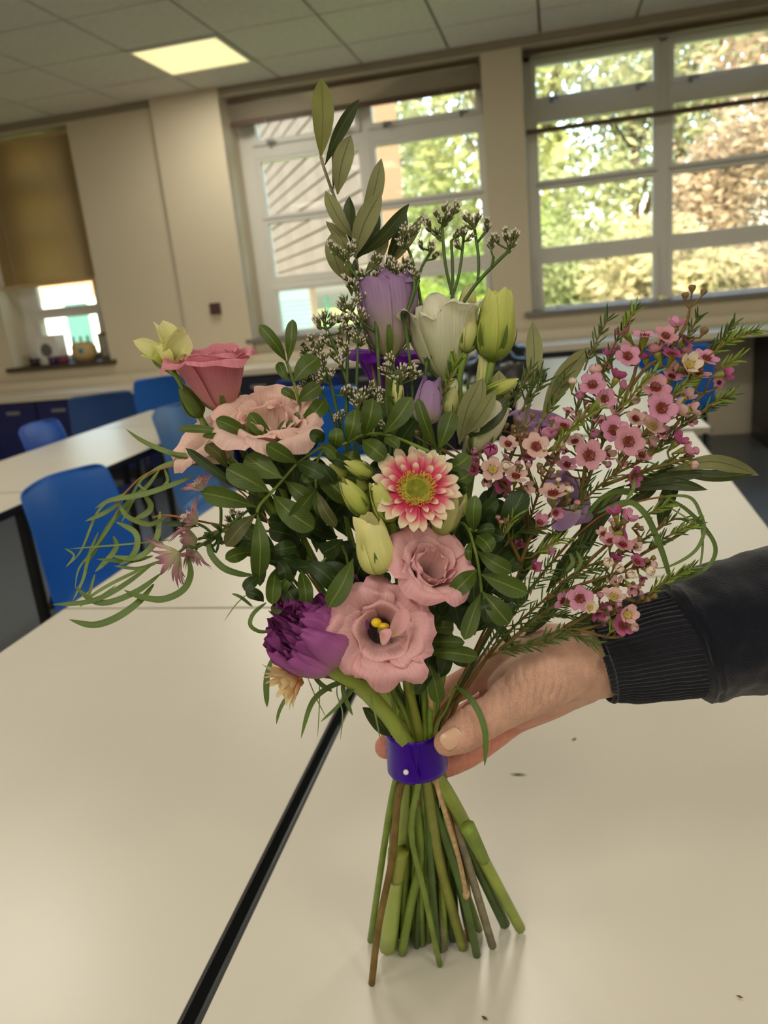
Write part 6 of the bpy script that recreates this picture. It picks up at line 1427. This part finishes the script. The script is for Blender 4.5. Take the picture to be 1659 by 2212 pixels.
# thumbnail: a curved plate on the thumb tip
cN = P(975, 1597, .4455); tn = tdir; nn = (V(-.12, .10, 1)); nn = (nn - tn * nn.dot(tn)).normalized(); sd = tn.cross(nn)
v, f = [], []
for j in range(11):
    t = -1 + 2 * j / 10
    for k in range(11):
        u = -1 + 2 * k / 10
        hw = .0058 * (1 - .10 * max(0, -t)) * math.sqrt(max(.02, 1 - max(0, abs(t) - .62) ** 2 * 5.5)); hl = .0070
        x = u * hw; y = t * hl
        v.append(cN + sd * x + tn * y - nn * (x * x * 46 + max(0, t) ** 2 * .0010 + (.0006 if abs(u) > .95 else 0)))
for j in range(10):
    for k in range(10): f.append((j * 11 + k, j * 11 + k + 1, (j + 1) * 11 + k + 1, (j + 1) * 11 + k))
M_nail = mat('nail', (206, 168, 142), .22, .6, coat=.3)
o = mesh_obj('thumbnail', [q - HL for q in v], f, M_nail, person); o.modifiers.new('thickness', 'SOLIDIFY').thickness = .0006; o['label'] = 'pale thumbnail'

# sleeve: ribbed cuff and brushed sweatshirt cloth
M_cuff = mat('navy_rib_knit', (20, 22, 31), .85, .2, vary=.12, scale=400, sheen=.25, bump=.2, bscale=900)
M_slv = mat('navy_sweatshirt', (19, 21, 31), .95, .1, vary=.12, scale=500, sheen=.25, bump=.35, bscale=1100)
def sleeve(name, rings, n, m, parent, rib=0, fold=0., sub=8, seed=0):
    """rings: (x, y, d, half height px, depth radius m, lean px: how far the top of the ring sits to the left)"""
    q = []
    for i in range(len(rings) - 1):
        for s in range(sub):
            t = s / sub; t2 = t
            q.append([a + (b_ - a) * t2 for a, b_ in zip(rings[i], rings[i + 1])])
    q.append(list(rings[-1]))
    v, f = [], []
    for i, (x, y, d, hh, rd, lean) in enumerate(q):
        c = P(x, y, d); up = (P(x - lean, y - hh, d) - c); hr = up.length; up.normalize()
        for k in range(n):
            a = 2 * math.pi * k / n
            e = 1.0 + (rib * math.cos(a * 64) if rib else 0)
            if fold: e += fold * noise.noise(Vector((math.cos(a) * 1.6 + seed, math.sin(a) * 1.6, i / sub * 1.3))) + .5 * fold * noise.noise(Vector((math.cos(a) * 4 + seed, math.sin(a) * 4, i / sub * 3)))
            v.append(c + up * (math.cos(a) * hr * e) - F_ * (math.sin(a) * rd * e))
    m_ = len(q)
    for i in range(m_ - 1):
        for k in range(n): f.append((i * n + k, i * n + (k + 1) % n, (i + 1) * n + (k + 1) % n, (i + 1) * n + k))
    o = mesh_obj(name, [p_ - HL for p_ in v], f, m, parent)
    return o
so = sleeve('sleeve', [(1466, 1388, .486, 112, .034, 40), (1478, 1386, .486, 126, .0375, 44), (1500, 1383, .487, 130, .039, 42), (1560, 1362, .488, 138, .041, 36), (1640, 1342, .489, 148, .043, 28), (1760, 1318, .490, 150, .044, 20), (1900, 1290, .492, 155, .046, 10)], 120, M_slv, person, 0, .055, 8, 5)
so.modifiers.new('thickness', 'SOLIDIFY').thickness = .0025
cu = sleeve('cuff', [(1292, 1421, .483, 84, .0285, 26), (1286, 1422, .483, 92, .0305, 27), (1330, 1415, .484, 100, .0315, 34), (1400, 1400, .485, 108, .033, 40), (1484, 1386, .486, 114, .035, 42)], 448, M_cuff, so, .016, .035, 8, 2)
cu.modifiers.new('thickness', 'SOLIDIFY').thickness = .002
# small plant scraps on the table
M_scrap = mat('leaf_scrap', (110, 124, 50), .6); M_scd = mat('dry_scrap', (96, 60, 40), .7)
for k, (a, b_, w, m_, l) in enumerate([((1100, 1671), (1139, 1673), 7, M_scrap, 'long green needle scrap lying on the table right of the stems'), ((1234, 1598), (1246, 1594), 7, M_scrap, 'short green leaf scrap on the table below the wrist'), ((1040, 2194), (1054, 2204), 8, M_scd, 'brown dry scrap near the bottom edge of the table'), ((1590, 2150), (1606, 2156), 5, M_scd, 'tiny brown crumb at the lower right of the table')]):
    pa, pb = table_pt(*a, .0012), table_pt(*b_, .0012); dirr = (pb - pa); s = dirr.cross(Vector((0, 0, 1))).normalized() * px(w, depth_of(pa)) / 2; h = Vector((0, 0, .0012))
    mm = pa.lerp(pb, .5)
    v = [pa, mm - s, mm + s, pb, mm + h, mm - h * .9]; f = [(0, 1, 4), (1, 3, 4), (3, 2, 4), (2, 0, 4), (1, 0, 5), (3, 1, 5), (2, 3, 5), (0, 2, 5)]
    o = mesh_obj('plant_scrap', [q - mm for q in v], f, m_, None, True); o.location = mm; tag(o, l, 'scrap', 'plant scraps on the table')
